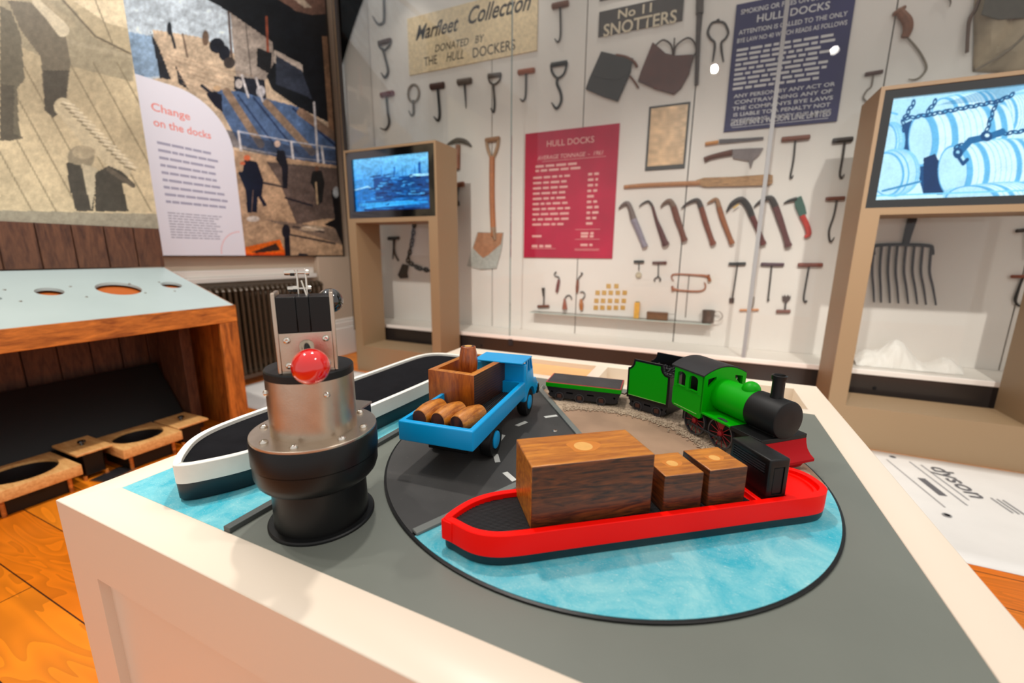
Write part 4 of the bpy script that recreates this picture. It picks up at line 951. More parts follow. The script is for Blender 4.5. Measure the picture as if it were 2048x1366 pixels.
def draw_harbour(U, V):
    p = Paint(U, V, (120, 196, 236), 4); K = 1/3.4155
    P = lambda *a: [(680+x*K, y*K) for x, y in a]
    g = np.clip((V-300)/60, 0, 1); p.put(g, (52, 140, 214), .8)
    Q = lambda *a: [(680+x/3.531, 400+y/3.531) for x, y in a]
    r = random.Random(6)
    for i in range(46):
        x = r.uniform(240, 640); h = r.uniform(20, 120)*(.4+.6*abs(math.sin(x/60))); p.line(P((x, 1230), (x+r.uniform(-8, 8), 1230-h)), .8, (26, 100, 176))
    p.line(P((545, 1230), (542, 1115)), 5, (16, 84, 160)); p.line(P((370, 1230), (372, 1145)), 3, (20, 90, 165)); p.line(P((600, 1200), (640, 1150)), 4, (16, 84, 160)); p.poly(P((600, 1150), (645, 1140), (645, 1200), (600, 1190)), (20, 86, 160))
    p.poly(P((230, 1215), (650, 1190), (650, 1420), (230, 1420)), (10, 66, 128)); p.poly(P((470, 1190), (650, 1180), (650, 1196), (480, 1208)), (150, 214, 246))
    p.poly(P((85, 1225), (230, 1225), (230, 1290), (85, 1300)), (58, 140, 206)); p.poly(P((80, 1290), (210, 1270), (240, 1290), (250, 1420), (80, 1420)), (26, 110, 184)); p.line(P((95, 1300), (190, 1275), (240, 1300)), 3, (150, 210, 245))
    for i in range(170):
        x, y = r.uniform(200, 640), r.uniform(1195, 1500); p.line(P((x, y), (x+r.uniform(10, 60), y+r.uniform(-8, 3))), r.uniform(1, 4), r.choice([(6, 44, 96), (4, 34, 80), (30, 110, 180), (70, 160, 224), (8, 56, 112), (14, 84, 150)]))
    p.poly(Q((110, 0), (690, -30), (690, 110), (110, 100)), (14, 108, 190), .5)
    for i in range(18):
        y = 10+i*5; p.line(Q((120+r.uniform(0, 200), y), (r.uniform(330, 640), y-r.uniform(-6, 30))), r.uniform(1, 4), r.choice([(4, 40, 92), (30, 150, 224), (6, 60, 124), (60, 170, 236)]))
    p.line(Q((110, 100), (680, 78)), 4.5, (24, 158, 236)); p.noise(9, .12, 1, 2); p.noise(3, .12); return p
def draw_casks(U, V):
    p = Paint(U, V, (196, 236, 252), 5); K = 1/3.416
    P = lambda *a: [(1560+x*K, y*K) for x, y in a]
    lt, md, dk = (206, 240, 254), (96, 180, 226), (8, 70, 120)
    def cask(cx_, cy_, rx, ry, ln, ang, base=lt):
        c, s = math.cos(R(ang)), math.sin(R(ang))
        for t in np.linspace(1, 0, 14):
            k = 1-.10*(2*abs(t-.5))**2
            hoop = min(abs(t-.08), abs(t-.28), abs(t-.74), abs(t-.92)) < .045
            p.ell(1560+(cx_+ln*t*c)*K, (cy_+ln*t*s)*K, rx*k*K, ry*k*K, md if hoop else base, 0)
            p.ell(1560+(cx_+ln*t*c)*K, (cy_+ln*t*s)*K, rx*k*K, ry*k*K, (120, 196, 234), 0, ring=1.0)
        p.ell(1560+cx_*K, cy_*K, rx*.9*K, ry*.9*K, (178, 226, 248)); p.ell(1560+cx_*K, cy_*K, rx*.9*K, ry*.9*K, (90, 170, 220), ring=2)
    p.poly(P((690, 700), (1700, 560), (1700, 780), (1100, 820), (700, 900)), (166, 220, 246))
    cask(1480, 800, 70, 130, 260, -12); cask(1120, 780, 90, 120, 300, -10)
    p.poly(P((820, 860), (900, 820), (1100, 1330), (980, 1330), (900, 1040), (820, 1030)), dk)
    cask(740, 960, 60, 120, 60, -5); cask(960, 960, 90, 190, 560, -8)
    p.poly(P((980, 1080), (1060, 1050), (1200, 1330), (980, 1330)), (6, 48, 92))
    cask(730, 1190, 120, 160, 120, -10); cask(1180, 1170, 110, 190, 480, -6); p.ell(1560+1230*K, 1330*K, 120*K, 50*K, (150, 214, 244)); cask(1300, 1370, 190, 110, 400, -4)
    def chain(a, wd=9, c_=dk):
        for (x0, y0), (x1, y1) in zip(a[:-1], a[1:]):
            n = max(2, int(math.hypot(x1-x0, y1-y0)/34))
            for i in range(n):
                t = (i+.5)/n; p.ell(1560+(x0+(x1-x0)*t)*K, (y0+(y1-y0)*t)*K, 19*K, 10*K, c_, math.degrees(math.atan2(y1-y0, x1-x0))+(18 if i % 2 else -18), ring=2.6)
    chain([(920, 690), (850, 810), (1040, 780), (1500, 690), (1600, 640)]); chain([(1070, 680), (1000, 780)]); chain([(1480, 690), (1410, 900)]); chain([(1190, 1010), (1410, 930), (1700, 890)]); chain([(840, 820), (850, 900)])
    p.line(P((1210, 1060), (1300, 960), (1440, 930), (1520, 900)), 13, (24, 100, 152)); p.ell(1560+1410*K, 930*K, 40*K, 36*K, dk); p.ell(1560+1415*K, 925*K, 16*K, 13*K, lt); p.ell(1560+1215*K, 1045*K, 34*K, 36*K, dk); p.ell(1560+1215*K, 1040*K, 12*K, 12*K, (150, 210, 240)); p.line(P((1210, 1060), (1250, 1120), (1280, 1090)), 7, dk)
    p.poly(P((1070, 720), (1560, 680), (1560, 640), (1700, 600), (1700, 560), (1440, 600)), dk, .25); p.line(P((720, 760), (800, 780)), 4, md); p.line(P((700, 1305), (960, 1240)), 4, (60, 140, 190)); p.line(P((600, 1340), (1700, 1300)), 3, (120, 206, 246))
    p.noise(14, .03); p.noise(2.5, .04); return p
kiosk(-2.851, -1.927, 1.325, 'taupe floor standing screen kiosk showing a blue harbour view, left of the showcase middle', draw_harbour, .058)
kiosk(.730, 1.654, 1.292, 'taupe floor standing screen kiosk showing blue toned casks and chains, at right', draw_casks, .04)

# ---------------- sheets on the floor ----------------
M_paper = pm('white_sheet', (226, 224, 220), .35, var=.03, vs=6)
def sheet(x0, x1, y0, y1, nx, ny, label, jag=0):
    V = []; F = []; r = random.Random(int(x0*10))
    for j in range(ny+1):
        for i in range(nx+1):
            V.append((x0+(x1-x0)*i/nx+jag*(j/ny), y0+(y1-y0)*j/ny, .002+.0012*(1+math.sin(i*1.3+j*.4))*(1 if 0 < i < nx and 0 < j < ny else 0)))
    F = [(j*(nx+1)+i, j*(nx+1)+i+1, (j+1)*(nx+1)+i+1, (j+1)*(nx+1)+i) for j in range(ny) for i in range(nx)]
    o = MB().add(V, F).build('protective_sheet', M_paper); o.modifiers.new('solid', 'SOLIDIFY').thickness = .0012
    return tag(o, label, 'floor sheet')
sheet(-3.33, -2.62, 1.80, 2.84, 12, 18, 'white protective sheet on the floorboards by the radiator')
psh = sheet(.42, 3.0, 1.875, 2.862, 30, 12, 'white protective sheet with grey lettering on the floor, right of the table')
M_lett = pm('grey_lettering', (96, 96, 100), .6); M_lett2 = pm('pale_lettering', (150, 150, 152), .6)
fl = (0, 0, R(-82))
e = text('dyson', 'lettering', (1.225, 2.60, .0062), .085, M_lett, psh, fl, wide=.30, bold=.01); e.location = (1.225, 2.60, .0062)
def fbar(x, y, L_, w_, m):
    o = MB().box(-L_/2, L_/2, -w_/2, w_/2, 0, .0006).build('printed_line', m, psh, smooth=False); o.location = (x, y, .0056); o.rotation_euler = fl
for x_, y_, L_, w_, m_ in ((1.13, 2.56, .42, .006, M_lett2), (1.09, 2.49, .16, .03, M_lett), (1.165, 2.58, .34, .006, M_lett2), (1.03, 2.52, .46, .004, M_lett2), (1.30, 2.42, .12, .006, M_lett2), (1.32, 2.42, .12, .006, M_lett2), (1.34, 2.42, .12, .006, M_lett2)): fbar(x_, y_, L_, w_, m_)
for y_ in (2.22, 2.80):
    o = MB().lathe([(.016, 0), (.016, .0006), (.011, .0006), (.011, 0)], 20).build('printed_ring', M_lett2, psh); o.location = (1.04, y_, .0056)
# ---------------- tools and signs on the showcase back board ----------------
def wp(u, v, off=.012):
    q = at(1, YB-off, u, v); return Vector((q.x, YB-off, q.z))
def mpp(u, v): return (wp(u+1, v)-wp(u, v)).length
_mc = {}
def cm(rgb, rough=.5, metal=0):
    k = (rgb, rough, metal)
    if k not in _mc: _mc[k] = pm('tool_paint', rgb, rough, metal, var=.15, vs=40)
    return _mc[k]
IRON = (58, 52, 50); DW = (74, 44, 34); RW = (122, 62, 32); BLK = (30, 28, 28)
def tool(name, u, v, label, cat, group=None):
    return empty(name, tuple(wp(u, v, 0)), 0, label, cat, group)
def rod(e, name, pts, r, c, off=.014, metal=0, smooth=5, label=None, seg=8):
    """round bar through picture points on the back board; r in photo pixels"""
    P = [wp(u, v, off) for u, v in pts]; k = mpp(*pts[0])
    rs = [q*k for q in r] if hasattr(r, '__len__') else r*k
    return tag(MB().tube(P, rs, seg, smooth).build(name, cm(c, .5, metal), e, world=True), label)
def handle(e, p0, p1, r, c, off=.016, name='handle', label=None, bulge=1.0):
    A, B = wp(*p0, off), wp(*p1, off); k = mpp(*p0)
    P = [A, A.lerp(B, .03), A.lerp(B, .5), A.lerp(B, .97), B]
    return tag(MB().tube(P, [r*k*.75, r*k, r*k*bulge, r*k, r*k*.75], 12).build(name, cm(c, .5), e, world=True), label)
def thook(lab, h0, h1, hr, hc, shaft, sr=1.9, sc=IRON, D=None, name='docker_hook', group='hand hooks on the back board', cat='hook', point=True):
    e = tool(name, (h0[0]+h1[0])/2, (h0[1]+h1[1])/2, lab, cat, group)
    handle(e, h0, h1, hr, hc)
    if D: rod(e, 'yoke', [h0]+D+[h1], sr*.8, sc, .014)
    n = len(shaft); rs = [sr]*n
    if point: rs[-1] = sr*.35
    rod(e, 'shaft', shaft, rs, sc, .014)
    return e
thook('iron hook hanging cut off at the top left of the case', (759, -22), (779, -26), 4, DW, [(767, -20), (768, 35), (765, 46), (755, 48), (745, 32)])
thook('D handled iron hook at far left, second one down', (757, 87), (782, 80), 3.4, DW, [(765, 97), (775, 135), (775, 148), (769, 155), (762, 145)], D=[(759, 94), (768, 100), (779, 90)])
thook('long hook with maroon handle above the left kiosk', (762, 191), (787, 186), 4, (104, 34, 44), [(772, 189), (775, 220), (778, 246), (771, 259), (760, 256)])
e = tool('docker_hook', 827, 186, 'small grey hook with a ring for a handle', 'hook', 'hand hooks on the back board')
b = MB(); c0 = wp(827, 187); k = mpp(827, 187)
b.tube([c0+Vector((11*k*math.cos(R(a)), 0, 13*k*math.sin(R(a)))) for a in range(0, 361, 20)], 1.9*k, 8).build('ring_handle', cm((126, 112, 96)), e, world=True)
rod(e, 'shaft', [(826, 200), (827, 225), (823, 231), (817, 221)], [1.9, 1.9, 1.6, .6], (96, 88, 82))
thook('dark hook with thick brown handle, fifth from left in the upper row', (861, 174), (888, 170), 5, DW, [(875, 175), (879, 225), (876, 241), (867, 233)], 2.2, BLK)
thook('straight spike tool with grey wooden handle', (915, 165), (943, 161), 5, (96, 82, 72), [(929, 168), (932, 217)], 2, name='docker_spike', cat='spike')
thook('D handled hook just above the shovel', (976, 152), (1002, 149), 3.6, (84, 76, 72), [(986, 168), (989, 205), (987, 224), (981, 216)], D=[(979, 163), (987, 169), (998, 162)])
thook('slim hook with orange wooden handle by the glass joint', (1036, 145), (1069, 140), 4.5, (150, 76, 38), [(1052, 144), (1051, 190), (1046, 202), (1040, 197)])
thook('large black hook with D handle left of the black satchel', (1102, 130), (1134, 125), 4, BLK, [(1115, 157), (1114, 168), (1121, 185), (1122, 203), (1113, 217), (1103, 205)], 2.6, BLK, D=[(1104, 144), (1115, 156), (1128, 147)])
thook('hook with brown cross handle right of the cream name board', (1104, 13), (1137, 6), 5, (112, 66, 46), [(1120, 12), (1121, 68), (1116, 84), (1109, 77)])
e = tool('docker_pick', 916, 284, 'small pick hammer with orange handle beside the left kiosk', 'pick')
rod(e, 'head', [(895, 289), (914, 281), (931, 284), (943, 293)], [1.5, 4.5, 4, 1.2], IRON); rod(e, 'handle', [(916, 290), (915, 338)], 4.2, (136, 76, 44), .02)
thook('short tool with brown grip and dark blob end beside the left kiosk', (908, 371), (928, 368), 4.4, (126, 70, 44), [(917, 373), (914, 395), (915, 405)], 1.8, point=False)
rod(col.objects['docker_hook.009'] if 'docker_hook.009' in col.objects else e, 'knob', [(914, 403), (915, 412)], 4.5, BLK)
# shovel
e = tool('shovel', 985, 300, 'long wooden shovel with D handle and worn steel blade', 'shovel')
handle(e, (971, 281), (999, 277), 4.2, (150, 110, 80)); rod(e, 'yoke', [(973, 281), (976, 300), (984, 316), (993, 300), (997, 279)], 3, (166, 130, 98), smooth=4)
rod(e, 'shaft', [(984, 314), (984, 400), (987, 472)], 5, (176, 104, 56), .016)
def plate(e, name, pts, c, off=.012, th=.004, metal=0, rough=.5, label=None, m=None):
    A = [wp(u, v, off) for u, v in pts]
    return tag(MB().loft([[(q.x, q.y, q.z) for q in A], [(q.x, q.y-th, q.z) for q in A]]).build(name, m or cm(c, rough, metal), e, world=True, bevel=.0008), label)
bl = plate(e, 'blade', [(955, 464), (1007, 465), (1003, 500), (993, 537), (962, 539), (934, 532), (944, 500)], (188, 190, 184), .008, .005, .15, .35)
plate(e, 'rust', [(956, 465), (1006, 466), (1002, 488), (988, 500), (977, 510), (966, 516), (954, 505), (946, 496)], (176, 124, 92), .0135, .0008, 0, .7, 'rust brown worn patch')
rod(e, 'socket', [(986, 455), (990, 480)], [5, 3], (150, 120, 96), .018)
# corkscrew, chain, seen through the left kiosk
thook('small cross handled gimlet seen through the left kiosk', (776, 477), (798, 476), 2.6, BLK, [(789, 478), (787, 500), (785, 519)], 1.5, BLK, name='gimlet', cat='gimlet')
e2 = col.objects['gimlet']; rod(e2, 'prong', [(787, 480), (789, 505), (797, 522)], 1.5, IRON)
e = tool('chain_sling', 820, 500, 'black chain with an iron clamp seen through the left kiosk', 'chain')
def chain3d(e, pts, r=4.6, w_=1.4, c=BLK):
    P = [wp(u, v) for u, v in pts]; k = mpp(*pts[0])
    for A, B in zip(P[:-1], P[1:]):
        n = max(1, int((B-A).length/(r*1.25*k))); d = (B-A).normalized()
        for i in range(n):
            c_ = A.lerp(B, (i+.5)/n); s = Vector((0, 1, 0)) if i % 2 else Vector((-d.z, 0, d.x))
            MB().tube([c_+d*(r*k*math.cos(R(a)))+s*(r*.6*k*math.sin(R(a))) for a in range(0, 361, 30)], w_*k, 6).build('chain_link', cm(c), e, world=True)
chain3d(e, [(829, 446), (824, 485), (815, 524)]); chain3d(e, [(820, 526), (836, 536), (862, 542)])
plate(e, 'clamp', [(806, 528), (818, 530), (815, 546), (817, 556), (802, 557), (797, 550)], BLK, .01, .014)
# boards and signs
def board(name, u0, v0, u1, v1, c, lab, cat, th=.012, m=None):
    """u0,v0 = lower left; u1,v1 = upper right as seen"""
    A, B = wp(u0, v0, .001), wp(u1, v1, .001); e = empty(name, ((A.x+B.x)/2, YB, A.z), 0, lab, cat)
    o = MB().box(A.x, B.x, YB-.001-th, YB-.001, A.z, B.z).build('panel', m or cm(c), e, bevel=.0015, world=True); return e, A.x, B.x, A.z, B.z, YB-.001-th
M_blackink = pm('black_ink', (52, 44, 40), .6); M_cr = pm('cream_ink', (206, 192, 168), .6)
e, xa, xb, za, zb2, yf = board('name_board', 820, 152, 1077, -30, (228, 206, 168), 'cream painted board with hand lettered heading, top left of the case', 'sign')
def T(s, zf, h, wd, e=e, m=M_blackink, sh=0, bold=.02, xc=.5, al='CENTER'):
    return text(s, 'lettering', (xa+(xb-xa)*xc, yf-.0004, za+zf), h, m, e, shear=sh, wide=wd, bold=bold*.4, align=al)
def zat(u, v): return wp(u, v, .012).z-za
T('Marfleet', zat(900, 52), .12, .46, sh=.45, xc=.235, bold=.05); T('Collection', zat(1010, 16), .13, .58, sh=.45, xc=.715, bold=.05)
T('DONATED   BY', zat(935, 84), .06, .50, sh=.2, xc=.42); T('THE', zat(868, 121), .075, .14, xc=.19); T('HULL', zat(912, 112), .075, .18, sh=.3, xc=.39); T('DOCKERS', zat(992, 98), .08, .40, xc=.69, sh=0)
e, xa, xb, za, zb2, yf = board('sign_board', 1197, 75, 1369, -12, (66, 58, 56), 'dark brown sign board with cream capitals above the satchels', 'sign')
T('No 11', zat(1278, 21), .06, .24, e=e, m=M_cr, xc=.45, bold=.045); T('SNOTTERS', zat(1282, 48), .085, .52, e=e, m=M_cr, bold=.04)
e, xa, xb, za, zb2, yf = board('sign_board', 1200, 3, 1300, -60, (62, 54, 54), 'dark board cut off at the top above the brown sign board', 'sign')
e, xa, xb, za, zb2, yf = board('price_board', 1048, 515, 1240, 247, (168, 30, 66), 'crimson painted price board with cream columns of lettering', 'sign', m=pm('crimson_board', (176, 10, 58), .45, var=.14, vs=5, spec=.3))
M_pk = pm('faded_cream_ink', (222, 166, 160), .6)
H_ = zb2-za; T('HULL DOCKS', H_-.10, .05, .40, e=e, m=M_pk, bold=.02); T('AVERAGE TONNAGE  -  1961', H_-.205, .034, .56, e=e, m=M_pk, sh=.2)
lines(e, 'B', yf, xa+.10, [H_*0+za+H_-.27, za+H_-.305], .40, .018, M_pk, 5)
lines(e, 'B', yf, xa+.08, [za+H_-.36-.043*i for i in range(10)], .34, .017, M_pk, 6)
lines(e, 'B', yf, xa+.56, [za+H_-.36-.043*i for i in range(10)], .10, .019, M_pk, 7, wmax=.06)
lines(e, 'B', yf, xa+.08, [za+.185], .14, .017, M_pk, 8); lines(e, 'B', yf, xa+.08, [za+.10], .20, .022, M_pk, 9)
b = MB()
for z_ in (.235, .155, .075, .065): b.box(xa+.47, xa+.68, yf-.0008, yf, za+z_, za+z_+.003)
b.box(xa+.075, xa+.30, yf-.0008, yf, za+.078, za+.081); b.box(xa+.16, xa+.70, yf-.0008, yf, za+H_-.235, za+H_-.232)
b.build('rule_lines', M_pk, e, smooth=False, world=True)
lines(e, 'B', yf, xa+.52, [za+.205, za+.18, za+.11], .12, .019, M_pk, 11)
e, xa, xb, za, zb2, yf = board('notice_board', 1447, 265, 1716, -38, (40, 34, 78), 'dark blue enamel notice with dense white lettering', 'sign', m=pm('blue_enamel', (30, 24, 84), .55, var=.2, vs=4))
M_wi = pm('enamel_white', (206, 204, 206), .4)
H_ = zb2-za
def zz(u, v): return wp(u, v, .013).z-za
for s_, v_, h_, wd in (('SMOKING OR FIRES ON BOARD SHIP', 4, .030, .60), ('HULL  DOCKS', 24, .045, .40), ('ATTENTION IS CALLED TO THE ONLY', 46, .028, .60), ('BYE LAW NO 40 WHICH READS AS FOLLOWS', 63, .028, .61)):
    T(s_, zz(1590, v_), h_, wd, e=e, m=M_wi, bold=.03)
lines(e, 'B', yf, xa+.03, [za+zz(1590, 82)-.0300*i for i in range(9)], .60, .015, M_wi, 12, gap=.013, wmin=.03, wmax=.09)
for i, s_ in enumerate(('ANY PERSON BY ANY ACT OR', 'CONTRAVENING ANY OF', 'THE COMPANYS BYE LAWS', 'IS LIABLE TO A PENALTY NOT', 'EXCEEDING  FORTY SHILLINGS')):
    T(s_, zz(1590, 178)-.040*i, .024, .58-.02*(i % 2), e=e, m=M_wi, bold=.03)
T("ELLERMAN'S WILSON LINE LIMITED", .05, .034, .58, e=e, m=M_wi, bold=.03)
MB().box(xa+.05, xb-.05, yf-.0008, yf, za+.022, za+.025).build('rule_lines', M_wi, e, smooth=False, world=True)
# framed aged paper
e, xa, xb, za, zb2, yf = board('aged_notice', 1290, 342, 1381, 204, (58, 54, 52), 'aged brown paper notice on a dark backing', 'notice', .01)
def draw_paper(U, V):
    p = Paint(U, V, (214, 180, 140), 12); p.noise(8, .12); p.noise(20, .12)
    for i in range(26): p.line([(1296+i % 3, 222+i*4.3), (1370-(i*7) % 13, 218+i*4.3)], 1.1, (168, 128, 90), .55)
    return p
print_grid('paper', (xa+.016, yf-.0006, za+.03), (xb-xa-.03, 0, 0), (0, 0, zb2-za-.045), 70, 90, draw_paper, M_print, e)
# satchels
M_lb = pm('black_leather', (44, 38, 36), .45, var=.15, vs=12); M_lr = pm('brown_leather', (84, 46, 38), .45, var=.2, vs=14)
e = tool('satchel', 1220, 107, 'black leather satchel hanging askew below the sign board', 'bag')
plate(e, 'pouch', [(1204, 106), (1235, 113), (1265, 119), (1262, 145), (1248, 178), (1236, 204), (1205, 194), (1173, 180), (1180, 160)], 0, .001, .03, m=M_lb)
plate(e, 'flap', [(1202, 104), (1235, 111), (1267, 117), (1258, 146), (1238, 160), (1207, 158), (1184, 150)], 0, .0315, .003, m=M_lb)
rod(e, 'strap', [(1232, 110), (1252, 114), (1268, 124), (1274, 134)], 2.6, (104, 62, 44), .028); rod(e, 'strap', [(1260, 152), (1268, 162), (1277, 176)], 1.8, (104, 62, 44), .02)
e = tool('satchel', 1345, 110, 'brown leather satchel with looped strap beside the tall pole', 'bag')
plate(e, 'pouch', [(1306, 88), (1316, 96), (1332, 110), (1352, 114), (1388, 112), (1378, 150), (1362, 178), (1348, 190), (1312, 180), (1277, 164), (1282, 148)], 0, .001, .03, m=M_lr)
rod(e, 'strap', [(1310, 92), (1326, 80), (1342, 90), (1347, 112), (1352, 92), (1374, 76), (1388, 84), (1392, 104), (1380, 118)], 1.7, (66, 50, 44), .026)
rod(e, 'strap', [(1347, 112), (1349, 76)], 1.4, (66, 50, 44), .03)
e = tool('long_pole', 1397, 60, 'tall dark pole tool rising out of the picture beside the brown satchel', 'pole')
rod(e, 'pole', [(1401, -60), (1397, 60), (1393, 170)], [6, 5, 4], (74, 64, 62), .02); rod(e, 'ferrule', [(1401, -60), (1399, 28)], 7.5, (84, 74, 70), .022)
e = tool('cask_tongs', 1435, 66, 'iron tongs with round jaws left of the blue notice', 'tongs')
for s in (-1, 1):
    rod(e, 'jaw', [(1436, 43)]+[(1436+s*a, b_) for a, b_ in ((12, 46), (19, 58), (20, 68), (14, 78), (7, 85), (7, 100), (11, 124))], [2.4]*7+[1.4], IRON)
rod(e, 'rivet', [(1433, 42), (1439, 40)], 3.2, IRON, .018)
# saddle shaped handle + hook at the top right
e = tool('docker_hook', 1810, 45, 'curved brown wooden grip with long hanging grey hook, upper right', 'hook')
rod(e, 'grip', [(1786, 29), (1800, 22), (1811, 12)], [4, 8, 3], (124, 78, 52), .02); rod(e, 'grip', [(1800, 24), (1814, 42), (1816, 58), (1810, 74)], [9, 11, 10, 8], (124, 78, 52), .022)
rod(e, 'hook', [(1812, 72), (1830, 92), (1844, 112), (1853, 135), (1843, 152), (1830, 159), (1817, 158)], [2, 2.4, 2.4, 2.4, 2.2, 2, 1], (126, 116, 102))
thook('short cross handled hook beside the top of the right kiosk', (1730, 149), (1766, 143), 4.6, (80, 50, 44), [(1747, 147), (1743, 172), (1733, 182), (1727, 196), (1735, 204)], 1.8, (120, 108, 98), point=False)
thook('bare iron hook cut off at the top right edge', (1880, -14), (1902, -16), 3.4, DW, [(1890, -14), (1901, 2), (1899, 14)], 2, (116, 106, 96))
thook('hook with wide chestnut cross handle below the blue notice', (1563, 279), (1620, 274), 5.5, (120, 66, 46), [(1591, 277), (1587, 320), (1581, 352), (1583, 356), (1587, 350)], 2.1)
thook('hook with black cross handle next to the right kiosk', (1665, 282), (1706, 278), 6, (48, 40, 38), [(1690, 281), (1686, 310), (1680, 346), (1683, 356), (1689, 348)], 2.6)
thook('hook with chestnut handle and curved shank beside the right kiosk, low down', (1651, 398), (1690, 396), 4.6, (112, 60, 42), [(1674, 398), (1668, 430), (1658, 462), (1661, 484), (1669, 474)], 2.3)
# knives
e = tool('long_knife', 1468, 283, 'long thin knife with orange handle', 'knife')
handle(e, (1410, 288), (1437, 284), 3.8, (196, 134, 72)); plate(e, 'blade', [(1438, 279), (1480, 277), (1527, 274), (1527, 279), (1470, 285), (1438, 288)], (72, 62, 66), .012, .005)
e = tool('cleaver_knife', 1460, 312, 'broad bladed chopping knife with dark wooden handle', 'knife')
rod(e, 'handle', [(1409, 320), (1420, 315), (1440, 310), (1464, 305)], [6, 5, 5.5, 6.5], (92, 52, 40), .016); plate(e, 'blade', [(1464, 299), (1495, 297), (1527, 296), (1517, 312), (1507, 320), (1501, 338), (1497, 322), (1466, 317)], (112, 100, 100), .012, .006)
e = tool('wooden_paddle', 1395, 365, 'long pale wooden paddle across the middle of the board', 'paddle')
rod(e, 'shaft', [(1248, 374), (1300, 370), (1400, 366)], [3.6, 4.2, 4.5], (176, 124, 84), .014)
plate(e, 'blade', [(1392, 361), (1408, 356), (1470, 354), (1536, 349), (1545, 351), (1545, 366), (1538, 371), (1470, 373), (1408, 374), (1394, 369)], 0, .008, .016, m=wood('weathered_paddle', (128, 94, 62), (190, 146, 98), (3, 20, 20), 6, .6, 0))
# row of eight box hooks
G6 = lambda x, y: (1160+x/3.4155, 330+y/3.4155)
rows = [
 ('claw hook with grey and lilac painted handle, leftmost of the row', [(264, 300), (290, 275), (322, 262), (345, 300), (365, 370), (400, 450), (440, 550)], [1.2, 3.4, 4.6, 4.8, 6.5, 6, 5.4], (112, 96, 92), (140, 132, 146), 4),
 ('thin wire claw hook with dark red knobbed handle, second in the row', [(404, 285), (430, 262), (468, 248), (495, 280), (520, 370), (550, 450), (583, 540)], [1, 1.8, 2.2, 2.4, 3.2, 5, 6.5], (66, 58, 56), (88, 44, 44), 3),
 ('claw hook with brown knobbed handle on the board joint, third in the row', [(550, 290), (575, 262), (612, 245), (640, 285), (665, 370), (690, 440), (712, 510)], [1.2, 3.4, 4.8, 6, 6.4, 5.4, 5.6], (116, 92, 78), (112, 62, 46), 3),
 ('long claw hook with reddish brown handle, fourth in the row', [(692, 298), (735, 262), (800, 240), (828, 290), (858, 390), (885, 470), (908, 535)], [1, 3, 4.4, 5.4, 5.6, 5, 5.4], (70, 60, 58), (120, 62, 42), 3),
 ('claw hook of pale orange wood, fifth in the row', [(868, 265), (895, 248), (932, 235), (950, 290), (975, 370), (1005, 450), (1036, 530)], [1.2, 3, 4, 5.4, 5.6, 5, 5], (150, 112, 82), (146, 88, 52), 3),
 ('big black and yellow claw hook behind the door seal, sixth in the row', [(1000, 322), (1040, 265), (1100, 236), (1145, 280), (1175, 350), (1215, 440), (1250, 535)], [1.4, 5, 6.4, 6.4, 6, 5, 5.8], (50, 46, 46), (96, 42, 40), 4),
 ('big dark claw hook with purple brown handle, seventh in the row', [(1188, 288), (1235, 248), (1300, 226), (1335, 285), (1365, 370), (1395, 460), (1422, 548)], [1.2, 4, 6, 7, 7, 6, 6.6], (58, 52, 50), (98, 58, 58), 3),
]
for lab, pts, rs, c1, c2, sp in rows:
    P = [G6(*q) for q in pts]; e = tool('box_hook', P[2][0], P[2][1], lab, 'hook', 'claw hooks in a row')
    rod(e, 'claw', P[:sp+1], rs[:sp+1], c1, .020); rod(e, 'handle', P[sp:], rs[sp:], c2, .020)
    rod(e, 'knob', [(P[-1][0]-1, P[-1][1]-3), (P[-1][0]+1.2, P[-1][1]+3)], rs[-1]*1.15, c2, .021)
rod(col.objects['box_hook.005'], 'yellow_paint', [G6(1046, 296), G6(1085, 268)], 1.6, (214, 176, 90), .036)
e = tool('box_hook', *G6(1505, 230), 'hook with green upper and red lower handle, rightmost of the row', 'hook', 'claw hooks in a row')
rod(e, 'claw', [G6(1392, 262), G6(1430, 244), G6(1480, 232)], [1.2, 3.5, 5], BLK, .018)
plate(e, 'upper_handle', [G6(1462, 232), G6(1508, 212), G6(1535, 285), G6(1545, 335), G6(1500, 355), G6(1470, 290)], (42, 86, 74), .008, .018)
rod(e, 'lower_handle', [G6(1515, 345), G6(1548, 410), G6(1562, 470), G6(1535, 494)], [6, 6, 6, 3.5], (186, 52, 42), .018)
# small tools in the lower part
def small(lab, h0, h1, hr, hc, shaft, sr, sc, name='cask_key', cat='tool'):
    return thook(lab, G6(*h0), G6(*h1), hr, hc, [G6(*q) for q in shaft], sr, sc, name=name, cat=cat, group=None, point=False)
e = small('tiny black handled key with pale flower shaped end', (368, 661), (438, 660), 2.8, BLK, [(403, 662), (402, 720)], 1.1, IRON)
for a in range(0, 180, 45):
    u, v = G6(400, 752); rod(e, 'petal', [(u-6*math.cos(R(a)), v-6*math.sin(R(a))), (u+6*math.cos(R(a)), v+6*math.sin(R(a)))], 1.7, (196, 184, 158))
e = small('small brown handled key with two curled prongs', (494, 668), (592, 667), 2.8, (92, 50, 44), [(536, 668), (534, 765)], 1.2, IRON)
rod(e, 'prong', [G6(534, 762), G6(508, 780), G6(512, 796)], 1.3, IRON); rod(e, 'prong', [G6(534, 762), G6(550, 780), G6(542, 796)], 1.3, IRON)
e = small('black cross handled scraper with small square end', (1015, 676), (1133, 675), 3.6, BLK, [(1076, 678), (1058, 800), (1040, 912)], 1.5, IRON, 'cask_scraper', 'scraper')
plate(e, 'scraper_end', [G6(1020, 908), G6(1054, 908), G6(1052, 944), G6(1018, 942)], (84, 70, 68))
